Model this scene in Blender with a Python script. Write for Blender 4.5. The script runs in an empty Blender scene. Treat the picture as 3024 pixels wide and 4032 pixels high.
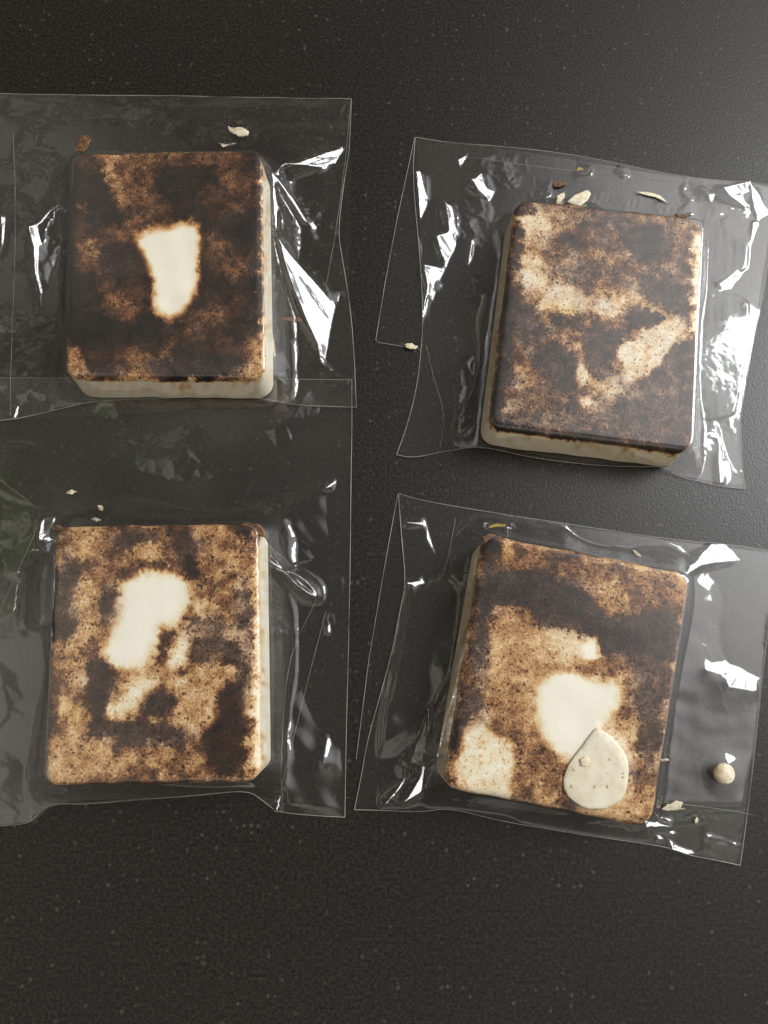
import bpy, bmesh, math, random
import numpy as np
from mathutils import Vector
from mathutils.geometry import delaunay_2d_cdt

rng = np.random.default_rng(7)
random.seed(7)
scene = bpy.context.scene
col = scene.collection
MM = 0.001

# ------------------------------------------------------------------ camera
TILT = math.radians(11.5)
DIST = 0.250
FPX = 3033.0                      # focal length in pixels of a 3024 x 4032 frame
cam_pos = np.array([0.0, -DIST * math.sin(TILT), DIST * math.cos(TILT)])
cd = bpy.data.cameras.new("camera")
cam = bpy.data.objects.new("camera", cd)
col.objects.link(cam)
cam.location = cam_pos
cam.rotation_euler = (TILT, 0, 0)
cd.sensor_fit = 'VERTICAL'
cd.sensor_height = 24.0
cd.lens = 24.0 * FPX / 4032.0
cd.clip_start = 0.01
cd.clip_end = 20
scene.camera = cam

# ------------------------------------------------------------------ world: the dim room around the table, plus added glow patches
world = bpy.data.worlds.new("World")
scene.world = world
world.use_nodes = True
wn, wl = world.node_tree.nodes, world.node_tree.links
wn.clear()
w_out = wn.new('ShaderNodeOutputWorld')
w_bg = wn.new('ShaderNodeBackground')
w_bg.inputs['Strength'].default_value = 1.0
w_tc = wn.new('ShaderNodeTexCoord')
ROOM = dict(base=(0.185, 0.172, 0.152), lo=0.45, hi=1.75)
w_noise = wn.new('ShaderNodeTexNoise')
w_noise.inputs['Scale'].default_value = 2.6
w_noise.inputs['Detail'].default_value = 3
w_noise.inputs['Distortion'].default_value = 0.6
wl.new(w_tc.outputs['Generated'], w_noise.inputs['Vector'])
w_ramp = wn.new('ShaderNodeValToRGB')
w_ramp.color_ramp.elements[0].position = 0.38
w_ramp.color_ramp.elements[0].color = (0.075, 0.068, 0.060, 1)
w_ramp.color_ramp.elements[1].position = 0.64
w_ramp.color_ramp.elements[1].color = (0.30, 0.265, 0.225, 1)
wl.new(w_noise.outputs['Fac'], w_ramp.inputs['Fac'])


def spot(direction, inner, outer, colour, prev, mode='ADD'):
    """a soft patch of the world in one direction"""
    d = Vector(direction).normalized()
    dot = wn.new('ShaderNodeVectorMath'); dot.operation = 'DOT_PRODUCT'
    nrm = wn.new('ShaderNodeVectorMath'); nrm.operation = 'NORMALIZE'
    wl.new(w_tc.outputs['Generated'], nrm.inputs[0])
    wl.new(nrm.outputs[0], dot.inputs[0]); dot.inputs[1].default_value = d
    mr = wn.new('ShaderNodeMapRange'); mr.interpolation_type = 'SMOOTHSTEP'
    mr.inputs['From Min'].default_value = math.cos(math.radians(outer))
    mr.inputs['From Max'].default_value = math.cos(math.radians(inner))
    wl.new(dot.outputs['Value'], mr.inputs['Value'])
    mx = wn.new('ShaderNodeMix'); mx.data_type = 'RGBA'; mx.blend_type = mode
    wl.new(mr.outputs['Result'], mx.inputs['Factor'])
    wl.new(prev, mx.inputs['A']); mx.inputs['B'].default_value = (*colour, 1)
    return mx.outputs['Result']


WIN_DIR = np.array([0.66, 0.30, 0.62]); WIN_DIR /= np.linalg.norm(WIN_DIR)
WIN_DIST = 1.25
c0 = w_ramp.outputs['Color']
c0 = spot(WIN_DIR, 11, 39, (2.1, 2.1, 2.13), c0)  # added glow round the window, whitens film and countertop sheen
c0 = spot((-0.50, -0.14, 0.86), 9, 23, (0.62, 0.58, 0.50), c0)  # added grey glow, lightens the film veil at the left
c0 = spot((-0.42, 0.50, 0.78), 2, 9, (0.25, 0.24, 0.21), c0)  # faint added glow for a reflected streak, upper left
c0 = spot((0.15, -0.72, 0.68), 8, 42, (0.62, 0.60, 0.55), c0)  # added broad glow, lifts the sheen on the near countertop
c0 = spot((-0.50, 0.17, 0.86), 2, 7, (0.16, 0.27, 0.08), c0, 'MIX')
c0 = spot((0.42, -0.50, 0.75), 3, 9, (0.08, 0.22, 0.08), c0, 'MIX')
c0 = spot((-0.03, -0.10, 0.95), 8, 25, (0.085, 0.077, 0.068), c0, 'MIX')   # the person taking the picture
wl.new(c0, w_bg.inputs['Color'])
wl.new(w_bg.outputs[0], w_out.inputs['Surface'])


# ------------------------------------------------------------------ lamps: window and a small yellow lamp
def area(name, direction, dist, sx, sy, power, colour):
    ld = bpy.data.lights.new(name, 'AREA')
    ld.shape = 'RECTANGLE'; ld.size = sx; ld.size_y = sy
    ld.energy = power; ld.color = colour
    o = bpy.data.objects.new(name, ld); col.objects.link(o)
    p = Vector(direction).normalized() * dist
    o.location = p
    o.rotation_euler = (-p).to_track_quat('-Z', 'Y').to_euler()
    return o


for k_, off_ in enumerate((-0.125, 0.125)):      # a window of two panes
    pane = area("window_light", WIN_DIR, WIN_DIST, 0.22, 0.60, 6.4, (0.96, 0.98, 1.0))
    pane.location = pane.location + pane.rotation_euler.to_matrix() @ Vector((off_, 0, 0))
YEL_DIR = np.array([-0.25, 0.85, 0.33]); YEL_DIR /= np.linalg.norm(YEL_DIR)
area("yellow_light", YEL_DIR, 1.2, 0.07, 0.07, 0.06, (1.0, 0.72, 0.04))

scene.view_settings.view_transform = 'Standard'
scene.view_settings.look = 'None'
scene.view_settings.exposure = 0.0
scene.view_settings.gamma = 1.0
scene.render.engine = 'CYCLES'
scene.cycles.transparent_max_bounces = 32
scene.cycles.max_bounces = 8
scene.cycles.caustics_reflective = False
scene.cycles.caustics_refractive = False
scene.cycles.use_denoising = True
scene.cycles.sample_clamp_indirect = 4


# ------------------------------------------------------------------ geometry helpers (metres)
ct, st = math.cos(TILT), math.sin(TILT)


def unproject(px, z=0.0):
    """photo pixels (N,2) -> world xy at height z"""
    px = np.asarray(px, float)
    u = (px[..., 0] - 1512) / FPX
    v = (2016 - px[..., 1]) / FPX
    dx, dy, dz = u, v * ct + st, v * st - ct
    s = (z - cam_pos[2]) / dz
    return np.stack([cam_pos[0] + dx * s, cam_pos[1] + dy * s], -1)


def project(x, y, z):
    rx, ry, rz = x - cam_pos[0], y - cam_pos[1], z - cam_pos[2]
    cy = ry * ct + rz * st
    cz = -ry * st + rz * ct
    return 1512 + FPX * rx / -cz, 2016 - FPX * cy / -cz


R1 = (0, 300, 1.106); R2 = (1400, 450, 1.0216); R3 = (0, 1700, 1.106); R4 = (1350, 1850, 0.991)


def Z(reg, pts):
    return [(reg[0] + a / reg[2], reg[1] + b / reg[2]) for a, b in pts]


def inside(poly, x, y):
    poly = np.asarray(poly, float)
    res = np.zeros(x.shape, bool)
    n = len(poly); j = n - 1
    for i in range(n):
        xi, yi = poly[i]; xj, yj = poly[j]
        c = ((yi > y) != (yj > y)) & (x < (xj - xi) * (y - yi) / (yj - yi + 1e-12) + xi)
        res ^= c
        j = i
    return res


def seg_dist(poly, x, y, closed=True):
    poly = np.asarray(poly, float)
    d = np.full(x.shape, 1e9)
    n = len(poly)
    for i in range(n if closed else n - 1):
        ax, ay = poly[i]; bx, by = poly[(i + 1) % n]
        vx, vy = bx - ax, by - ay
        t = np.clip(((x - ax) * vx + (y - ay) * vy) / (vx * vx + vy * vy + 1e-20), 0, 1)
        d = np.minimum(d, np.hypot(x - ax - t * vx, y - ay - t * vy))
    return d


def sdist(poly, x, y):
    d = seg_dist(poly, x, y)
    return np.where(inside(poly, x, y), -d, d)


def smooth(e0, e1, v):
    t = np.clip((v - e0) / (e1 - e0), 0, 1)
    return t * t * (3 - 2 * t)


def wave_noise(x, y, wl_, seed, n=14):
    r = np.random.default_rng(seed)
    s = np.zeros_like(x)
    for i in range(n):
        a = r.uniform(0, 2 * math.pi); k = 2 * math.pi / wl_ * r.uniform(0.6, 1.7)
        s += np.sin(x * math.cos(a) * k + y * math.sin(a) * k + r.uniform(0, 6.3))
    return s / math.sqrt(n / 2)


def mesh_obj(name, verts, faces, mat, parent=None, smooth_=True, attrs=None):
    me = bpy.data.meshes.new(name)
    verts = np.asarray(verts, np.float32)
    faces = np.asarray(faces, np.int32) if not isinstance(faces, list) else faces
    if isinstance(faces, list):
        me.from_pydata(verts.tolist(), [], faces)
    else:
        me.vertices.add(len(verts)); me.vertices.foreach_set('co', verts.ravel())
        k = faces.shape[1]
        me.loops.add(faces.size); me.loops.foreach_set('vertex_index', faces.ravel())
        me.polygons.add(len(faces))
        me.polygons.foreach_set('loop_start', np.arange(0, faces.size, k, dtype=np.int32))
        me.update(calc_edges=True)
    me.validate()
    if smooth_:
        me.polygons.foreach_set('use_smooth', np.ones(len(me.polygons), bool))
    for an, vals in (attrs or {}).items():
        a = me.attributes.new(an, 'FLOAT', 'POINT')
        a.data.foreach_set('value', np.asarray(vals, np.float32))
    me.materials.append(mat)
    o = bpy.data.objects.new(name, me); col.objects.link(o)
    if parent is not None:
        o.parent = parent
    return o


def tag(o, label, cat, group=None):
    o['label'] = label; o['category'] = cat
    if group: o['group'] = group
    return o


def tube(name, pts, r, mat, parent=None, sides=6):
    pts = np.asarray(pts, float); n = len(pts)
    tan = np.gradient(pts, axis=0); tan /= np.linalg.norm(tan, axis=1)[:, None] + 1e-12
    up = np.array([0, 0, 1.0])
    sd = np.cross(tan, up); sd /= np.linalg.norm(sd, axis=1)[:, None] + 1e-12
    up2 = np.cross(sd, tan)
    V = []
    for k in range(sides):
        a = 2 * math.pi * k / sides
        V.append(pts + r * (math.cos(a) * sd + math.sin(a) * up2))
    V = np.stack(V, 1).reshape(-1, 3)
    i = np.arange(n - 1)[:, None] * sides; k = np.arange(sides)[None]
    k2 = (k + 1) % sides
    F = np.stack([i + k, i + sides + k, i + sides + k2, i + k2], -1).reshape(-1, 4)
    return mesh_obj(name, V, F, mat, parent)


# ------------------------------------------------------------------ materials
def new_mat(name):
    m = bpy.data.materials.new(name); m.use_nodes = True
    return m, m.node_tree.nodes, m.node_tree.links


def N(nodes, t, **kw):
    n = nodes.new(t)
    for k, v in kw.items():
        setattr(n, k, v)
    return n


def math_node(nodes, links, op, a, b=None, clamp=False):
    n = nodes.new('ShaderNodeMath'); n.operation = op; n.use_clamp = clamp
    for i, v in enumerate((a, b)):
        if v is None: continue
        if isinstance(v, (int, float)): n.inputs[i].default_value = v
        else: links.new(v, n.inputs[i])
    return n.outputs[0]


def srgb(r, g, b, k=1.0):
    f = lambda c: ((c / 255 + 0.055) / 1.055) ** 2.4 if c > 10 else c / 255 / 12.92
    return (f(r) * k, f(g) * k, f(b) * k, 1)


def countertop_material():
    m, n, l = new_mat("dark_speckled_laminate")
    b = n['Principled BSDF']
    tc = N(n, 'ShaderNodeTexCoord')
    n1 = N(n, 'ShaderNodeTexNoise'); n1.inputs['Scale'].default_value = 1050; n1.inputs['Detail'].default_value = 4; n1.inputs['Roughness'].default_value = 0.75
    l.new(tc.outputs['Object'], n1.inputs['Vector'])
    r1 = N(n, 'ShaderNodeValToRGB')
    r1.color_ramp.elements[0].position = 0.43; r1.color_ramp.elements[0].color = (0.0012, 0.001, 0.0009, 1)
    r1.color_ramp.elements[1].position = 0.68; r1.color_ramp.elements[1].color = (0.032, 0.0275, 0.0225, 1)
    l.new(n1.outputs['Fac'], r1.inputs['Fac'])
    n2 = N(n, 'ShaderNodeTexNoise'); n2.inputs['Scale'].default_value = 14; n2.inputs['Detail'].default_value = 4
    l.new(tc.outputs['Object'], n2.inputs['Vector'])
    r2 = N(n, 'ShaderNodeValToRGB')
    r2.color_ramp.elements[0].position = 0.35; r2.color_ramp.elements[0].color = (1.02, 0.84, 0.72, 1)
    r2.color_ramp.elements[1].position = 0.65; r2.color_ramp.elements[1].color = (0.86, 0.86, 0.80, 1)
    l.new(n2.outputs['Fac'], r2.inputs['Fac'])
    mx = N(n, 'ShaderNodeMix', data_type='RGBA', blend_type='MULTIPLY'); mx.inputs['Factor'].default_value = 1
    l.new(r1.outputs[0], mx.inputs['A']); l.new(r2.outputs[0], mx.inputs['B'])
    v = N(n, 'ShaderNodeTexVoronoi'); v.inputs['Scale'].default_value = 480
    l.new(tc.outputs['Object'], v.inputs['Vector'])
    sp = math_node(n, l, 'LESS_THAN', v.outputs['Distance'], 0.26)
    sep = N(n, 'ShaderNodeSeparateColor'); l.new(v.outputs['Color'], sep.inputs[0])
    sel = math_node(n, l, 'GREATER_THAN', sep.outputs[0], 0.80)
    spk = math_node(n, l, 'MULTIPLY', math_node(n, l, 'MULTIPLY', sp, sel), sep.outputs[1])
    m2 = N(n, 'ShaderNodeMix', data_type='RGBA'); l.new(spk, m2.inputs['Factor'])
    l.new(mx.outputs['Result'], m2.inputs['A']); m2.inputs['B'].default_value = (0.055, 0.049, 0.042, 1)
    l.new(m2.outputs['Result'], b.inputs['Base Color'])
    b.inputs['Roughness'].default_value = 0.39
    b.inputs['Specular IOR Level'].default_value = 0.5
    n3 = N(n, 'ShaderNodeTexNoise'); n3.inputs['Scale'].default_value = 1300; n3.inputs['Detail'].default_value = 2
    l.new(tc.outputs['Object'], n3.inputs['Vector'])
    bp = N(n, 'ShaderNodeBump'); bp.inputs['Strength'].default_value = 0.35; bp.inputs['Distance'].default_value = 0.0002
    l.new(n3.outputs['Fac'], bp.inputs['Height']); l.new(bp.outputs[0], b.inputs['Normal'])
    return m


def soap_material():
    m, n, l = new_mat("marbled_soap")
    b = n['Principled BSDF']
    tc = N(n, 'ShaderNodeTexCoord')
    A = lambda nm: N(n, 'ShaderNodeAttribute', attribute_name=nm).outputs['Fac']
    val, amp, cool, tone = A('tone'), A('grain'), A('cool'), A('ochre')

    def noise(scale, detail, rough, dist=0.0):
        t = N(n, 'ShaderNodeTexNoise'); t.inputs['Scale'].default_value = scale
        t.inputs['Detail'].default_value = detail; t.inputs['Roughness'].default_value = rough
        t.inputs['Distortion'].default_value = dist
        l.new(tc.outputs['Object'], t.inputs['Vector'])
        return math_node(n, l, 'SUBTRACT', t.outputs['Fac'], 0.5)
    coarse = noise(250, 7, 0.76, 0.3)
    fine = noise(1500, 3, 0.7, 0.2)
    big = noise(100, 5, 0.65, 0.4)
    s = math_node(n, l, 'ADD', math_node(n, l, 'MULTIPLY', coarse, 1.0), math_node(n, l, 'MULTIPLY', fine, 0.6))
    s = math_node(n, l, 'ADD', s, math_node(n, l, 'MULTIPLY', big, 0.5))
    v = math_node(n, l, 'ADD', val, math_node(n, l, 'MULTIPLY', s, amp))
    # coffee specks: dark dots where the grain is high
    vo = N(n, 'ShaderNodeTexVoronoi'); vo.inputs['Scale'].default_value = 1050
    wn_ = N(n, 'ShaderNodeTexNoise'); wn_.inputs['Scale'].default_value = 900; wn_.inputs['Detail'].default_value = 3
    l.new(tc.outputs['Object'], wn_.inputs['Vector'])
    ws = N(n, 'ShaderNodeVectorMath', operation='SCALE'); ws.inputs['Scale'].default_value = 0.0016
    l.new(wn_.outputs['Color'], ws.inputs[0])
    wa = N(n, 'ShaderNodeVectorMath', operation='ADD'); l.new(tc.outputs['Object'], wa.inputs[0]); l.new(ws.outputs[0], wa.inputs[1])
    l.new(wa.outputs[0], vo.inputs['Vector'])
    sc_ = N(n, 'ShaderNodeSeparateColor'); l.new(vo.outputs['Color'], sc_.inputs[0])
    thr = math_node(n, l, 'MULTIPLY', sc_.outputs[1], 0.56)
    dot = math_node(n, l, 'MULTIPLY', math_node(n, l, 'LESS_THAN', vo.outputs['Distance'], thr),
                    math_node(n, l, 'GREATER_THAN', sc_.outputs[0], 0.55))
    dot = math_node(n, l, 'MULTIPLY', math_node(n, l, 'MULTIPLY', dot, math_node(n, l, 'ADD', coarse, 0.42)), math_node(n, l, 'MULTIPLY', amp, 0.6))
    v = math_node(n, l, 'SUBTRACT', v, dot, clamp=True)
    r = N(n, 'ShaderNodeValToRGB')
    stops = [(0.0, (11, 8, 6)), (0.11, (24, 16, 11)), (0.22, (46, 29, 17)), (0.33, (76, 47, 28)), (0.44, (114, 74, 45)),
             (0.55, (154, 107, 66)), (0.66, (194, 148, 97)), (0.77, (218, 182, 131)), (0.88, (234, 220, 188)), (1.0, (243, 237, 221))]
    e = r.color_ramp.elements
    e[0].position = 0; e[1].position = 1
    for p, _ in stops[1:-1]: e.new(p)
    for el, (p, c) in zip(sorted(e, key=lambda q: q.position), stops):
        el.position = p; el.color = srgb(*c, 1.06)
    l.new(v, r.inputs['Fac'])
    # cool milky film on some dark areas
    rc = N(n, 'ShaderNodeValToRGB')
    stops2 = [(0.0, (22, 18, 17)), (0.2, (50, 41, 37)), (0.35, (76, 65, 59)), (0.5, (118, 98, 86)), (0.7, (186, 158, 130)), (1.0, (236, 228, 208))]
    e = rc.color_ramp.elements
    for p, _ in stops2[1:-1]: e.new(p)
    for el, (p, c) in zip(sorted(e, key=lambda q: q.position), stops2):
        el.position = p; el.color = srgb(*c, 1.06)
    l.new(v, rc.inputs['Fac'])
    cn = math_node(n, l, 'MULTIPLY', cool, math_node(n, l, 'ADD', math_node(n, l, 'MULTIPLY', big, 1.6), 0.85), clamp=True)
    mx = N(n, 'ShaderNodeMix', data_type='RGBA'); l.new(cn, mx.inputs['Factor'])
    l.new(r.outputs[0], mx.inputs['A']); l.new(rc.outputs[0], mx.inputs['B'])
    # greenish ochre tint
    m3 = N(n, 'ShaderNodeMix', data_type='RGBA', blend_type='MULTIPLY'); l.new(tone, m3.inputs['Factor'])
    l.new(mx.outputs['Result'], m3.inputs['A']); m3.inputs['B'].default_value = (0.96, 0.96, 0.80, 1)
    l.new(m3.outputs['Result'], b.inputs['Base Color'])
    b.inputs['Roughness'].default_value = 0.48
    b.inputs['Specular IOR Level'].default_value = 0.35
    b.inputs['Subsurface Weight'].default_value = 0.12
    b.inputs['Subsurface Radius'].default_value = (1.0, 0.6, 0.35)
    b.inputs['Subsurface Scale'].default_value = 0.0012
    bp = N(n, 'ShaderNodeBump'); bp.inputs['Strength'].default_value = 0.8; bp.inputs['Distance'].default_value = 0.0003
    hs = math_node(n, l, 'MULTIPLY', math_node(n, l, 'ADD', fine, coarse), math_node(n, l, 'MULTIPLY', amp, 1.5))
    l.new(hs, bp.inputs['Height']); l.new(bp.outputs[0], b.inputs['Normal'])
    return m


def film_material(name, refl=0.075, haze=0.005, bump=0.0):
    m, n, l = new_mat(name)
    n.remove(n['Principled BSDF']); out = n['Material Output']
    geo = N(n, 'ShaderNodeNewGeometry')
    dp = N(n, 'ShaderNodeVectorMath', operation='DOT_PRODUCT')
    l.new(geo.outputs['Incoming'], dp.inputs[0]); l.new(geo.outputs['Normal'], dp.inputs[1])
    c = math_node(n, l, 'ABSOLUTE', dp.outputs['Value'])
    p = math_node(n, l, 'POWER', math_node(n, l, 'SUBTRACT', 1.0, c, clamp=True), 4.0)
    fac = math_node(n, l, 'ADD', math_node(n, l, 'MULTIPLY', p, 0.85), refl, clamp=True)
    tr = N(n, 'ShaderNodeBsdfTransparent'); tr.inputs[0].default_value = (0.985, 0.985, 0.98, 1)
    gl = N(n, 'ShaderNodeBsdfGlossy'); gl.inputs['Roughness'].default_value = 0.055
    gl.inputs['Color'].default_value = (1, 1, 1, 1)
    mix = N(n, 'ShaderNodeMixShader'); l.new(fac, mix.inputs[0]); l.new(tr.outputs[0], mix.inputs[1]); l.new(gl.outputs[0], mix.inputs[2])
    df = N(n, 'ShaderNodeBsdfDiffuse'); df.inputs['Color'].default_value = (0.8, 0.78, 0.74, 1)
    mix2 = N(n, 'ShaderNodeMixShader'); mix2.inputs[0].default_value = haze
    l.new(mix.outputs[0], mix2.inputs[1]); l.new(df.outputs[0], mix2.inputs[2])
    l.new(mix2.outputs[0], out.inputs['Surface'])
    if bump:
        tc = N(n, 'ShaderNodeTexCoord')
        no = N(n, 'ShaderNodeTexNoise'); no.inputs['Scale'].default_value = 90; no.inputs['Detail'].default_value = 3
        l.new(tc.outputs['Object'], no.inputs['Vector'])
        bp = N(n, 'ShaderNodeBump'); bp.inputs['Strength'].default_value = bump; bp.inputs['Distance'].default_value = 0.0006
        l.new(no.outputs['Fac'], bp.inputs['Height']); l.new(bp.outputs[0], gl.inputs['Normal'])
    return m


def edge_material():
    m, n, l = new_mat("cut_film_edge")
    n.remove(n['Principled BSDF']); out = n['Material Output']
    tr = N(n, 'ShaderNodeBsdfTransparent')
    df = N(n, 'ShaderNodeBsdfPrincipled'); df.inputs['Base Color'].default_value = (0.55, 0.52, 0.46, 1); df.inputs['Roughness'].default_value = 0.25
    tc = N(n, 'ShaderNodeTexCoord'); no = N(n, 'ShaderNodeTexNoise'); no.inputs['Scale'].default_value = 60; no.inputs['Detail'].default_value = 3
    l.new(tc.outputs['Object'], no.inputs['Vector'])
    f = math_node(n, l, 'MULTIPLY', math_node(n, l, 'SUBTRACT', no.outputs['Fac'], 0.25), 1.5, clamp=True)
    mix = N(n, 'ShaderNodeMixShader'); l.new(f, mix.inputs[0]); l.new(tr.outputs[0], mix.inputs[1]); l.new(df.outputs[0], mix.inputs[2])
    l.new(mix.outputs[0], out.inputs['Surface'])
    return m


def crumb_material(name, c1, c2, scale=500, spots=None):
    m, n, l = new_mat(name)
    b = n['Principled BSDF']; tc = N(n, 'ShaderNodeTexCoord')
    no = N(n, 'ShaderNodeTexNoise'); no.inputs['Scale'].default_value = scale; no.inputs['Detail'].default_value = 5; no.inputs['Roughness'].default_value = 0.7
    l.new(tc.outputs['Object'], no.inputs['Vector'])
    r = N(n, 'ShaderNodeValToRGB')
    r.color_ramp.elements[0].position = 0.36; r.color_ramp.elements[0].color = c1
    r.color_ramp.elements[1].position = 0.60; r.color_ramp.elements[1].color = c2
    l.new(no.outputs['Fac'], r.inputs['Fac'])
    res = r.outputs[0]
    if spots:
        n2 = N(n, 'ShaderNodeTexNoise'); n2.inputs['Scale'].default_value = 420; n2.inputs['Detail'].default_value = 4
        mp = N(n, 'ShaderNodeMapping'); mp.inputs['Location'].default_value = (3.1, 1.7, 0)
        l.new(tc.outputs['Object'], mp.inputs[0]); l.new(mp.outputs[0], n2.inputs['Vector'])
        r2 = N(n, 'ShaderNodeValToRGB')
        r2.color_ramp.elements[0].position = 0.62; r2.color_ramp.elements[0].color = (0, 0, 0, 1)
        r2.color_ramp.elements[1].position = 0.70; r2.color_ramp.elements[1].color = (1, 1, 1, 1)
        l.new(n2.outputs['Fac'], r2.inputs['Fac'])
        mx = N(n, 'ShaderNodeMix', data_type='RGBA'); l.new(r2.outputs[0], mx.inputs['Factor'])
        l.new(res, mx.inputs['A']); mx.inputs['B'].default_value = spots
        res = mx.outputs['Result']
    l.new(res, b.inputs['Base Color'])
    b.inputs['Roughness'].default_value = 0.5
    b.inputs['Subsurface Weight'].default_value = 0.1; b.inputs['Subsurface Scale'].default_value = 0.001
    bp = N(n, 'ShaderNodeBump'); bp.inputs['Strength'].default_value = 0.3; bp.inputs['Distance'].default_value = 0.0002
    l.new(no.outputs['Fac'], bp.inputs['Height']); l.new(bp.outputs[0], b.inputs['Normal'])
    return m


M_TOP = countertop_material()
M_SOAP = soap_material()
M_FILM = film_material("clear_film")
M_BACK = film_material("clear_film_back", refl=0.065, haze=0.003, bump=0.25)
M_FLAP = film_material("clear_film_flap", refl=0.06, haze=0.003, bump=0.15)
M_EDGE = edge_material()
M_CREAM = crumb_material("cream_soap_crumb", srgb(206, 186, 150), srgb(236, 226, 202))
M_FLAKE = crumb_material("pale_soap_flake", srgb(224, 212, 182), srgb(238, 230, 208), 250, srgb(160, 150, 108))
M_BROWN = crumb_material("brown_soap_crumb", srgb(48, 32, 20), srgb(128, 92, 58), 700)

# ------------------------------------------------------------------ countertop
bm = bmesh.new()
bmesh.ops.create_grid(bm, x_segments=8, y_segments=8, size=0.6)
r = bmesh.ops.extrude_face_region(bm, geom=bm.faces[:])
for v in [g for g in r['geom'] if isinstance(g, bmesh.types.BMVert)]: v.co.z -= 0.03
bmesh.ops.recalc_face_normals(bm, faces=bm.faces)
me = bpy.data.meshes.new("countertop"); bm.to_mesh(me); bm.free()
me.materials.append(M_TOP)
top = bpy.data.objects.new("countertop", me); col.objects.link(top)
top['kind'] = 'structure'; top['label'] = "dark grey speckled countertop under the four bagged soap bars"

# ------------------------------------------------------------------ soap bars
HS = 16.0 * MM

G1a = ["444455555555444444442223","333245445443333444332288","322244344431221113433388","223135443431242114433388",
       "111114544332321233434288","112212544443221333333288","224211443343221222342288","223211134433123122321179",
       "223234244454366222221178","233333436777777243211278","234533333577777244331278","124542222377777234433278",
       "124432332277777233443278","113333223267777223443278"]
G1b = ["111133222157777222332278","111133233267776222222168","111224433277774232232258","111234443257742334332268",
       "212123432136533444321378","211112321113234433222378","421111111123333322123378","521111233224322223324478",
       "552322344324222223334488","553222344432222221224688","555323445533222221355588","676534666541017115556688",
       "777677788886788887888888","888888888888888888888888"]
G2a = ["666655665666655555555555","777322666556333334444455","777778876555433344455555","776628876543434332255555",
       "776626654234454211235488","776625655543545423345388","666437754664455633444388","666558764434454445454388",
       "666268866544553553445488","666247768864555553333388","661135588887677765323388","661133676776788634653388",
       "661233353435365325226588","661143244644333467888688"]
G2b = ["666244346654433467888633","665244334665334887875333","665144332353434788753333","665154332246445788633333",
       "661255533257356775333333","661355444246656663323333","661445554443464333323333","661555545538654333333333",
       "662454355544544433333333","661233454434444445543344","677711231321113544433466","777777775677532332322477",
       "888888888888877778533477","888888888888888888888877"]
G3a = ["466665533455533555532247","344555553333432455543266","444565443465542345545468","455665434555443455555478",
       "455334445434333254455578","333344443467665245535578","333464446789998543455578","333455437999999644443378",
       "333555347999998575344478","333455346999986364444378","322355457998475344443488","333565569998336644456488",
       "355653589997337534425588","355634699886378434323588"]
G3b = ["345543489876377334323588","344552245575563465674388","344563245676564566853488","334442346763356556424588",
       "336542367742225556323588","347653387532245556324888","335652244435455566313388","335652332222334552222488",
       "455645643334533432323688","455666634544553542222588","566666556645544552112688","676655554443544443123588",
       "665553344333443435556688","555533333333333377765566"]
G4a = ["666643666666666666666666","666611635466666666666666","666623534434355666666666","666533444434443434666666",
       "666523322334444443444566","666423322222344554344466","666323322222223545344456","666425545322222455433345",
       "665325654333322232322345","667336665577632223333334","667246667778878323333334","666246667656778344333356",
       "654346667677655544333466","763456666678866455444466"]
G4b = ["764456566689987664434466","763355555799999984433466","763345555699999974534566","753355555799999754544566",
       "743664455699999665644666","723875444589998666644666","724888744458998766545666","747888844445777666545666",
       "647788854444566666545666","646888744544566666344666","666888644544566666454666","666666744563356666555666",
       "666666644443356664645455","666666666666666666454355"]
for g in (G1a, G1b, G2a, G2b, G3a, G3b, G4a, G4b):
    assert len(g) == 14 and all(len(q) == 24 for q in g), [len(q) for q in g]


def grid_sample(rows, reg, px, py):
    x0, y0, x1, y1 = reg
    a = np.array([[int(c) for c in r_] for r_ in rows], float)
    fx = np.clip((px - x0) / (x1 - x0) * 24 - 0.5, 0, 22.999)
    fy = np.clip((py - y0) / (y1 - y0) * 14 - 0.5, 0, 12.999)
    ix, iy = fx.astype(int), fy.astype(int)
    tx, ty = fx - ix, fy - iy
    tx = tx * tx * (3 - 2 * tx); ty = ty * ty * (3 - 2 * ty)
    return (a[iy, ix] * (1 - tx) * (1 - ty) + a[iy, ix + 1] * tx * (1 - ty)
            + a[iy + 1, ix] * (1 - tx) * ty + a[iy + 1, ix + 1] * tx * ty)


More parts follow.
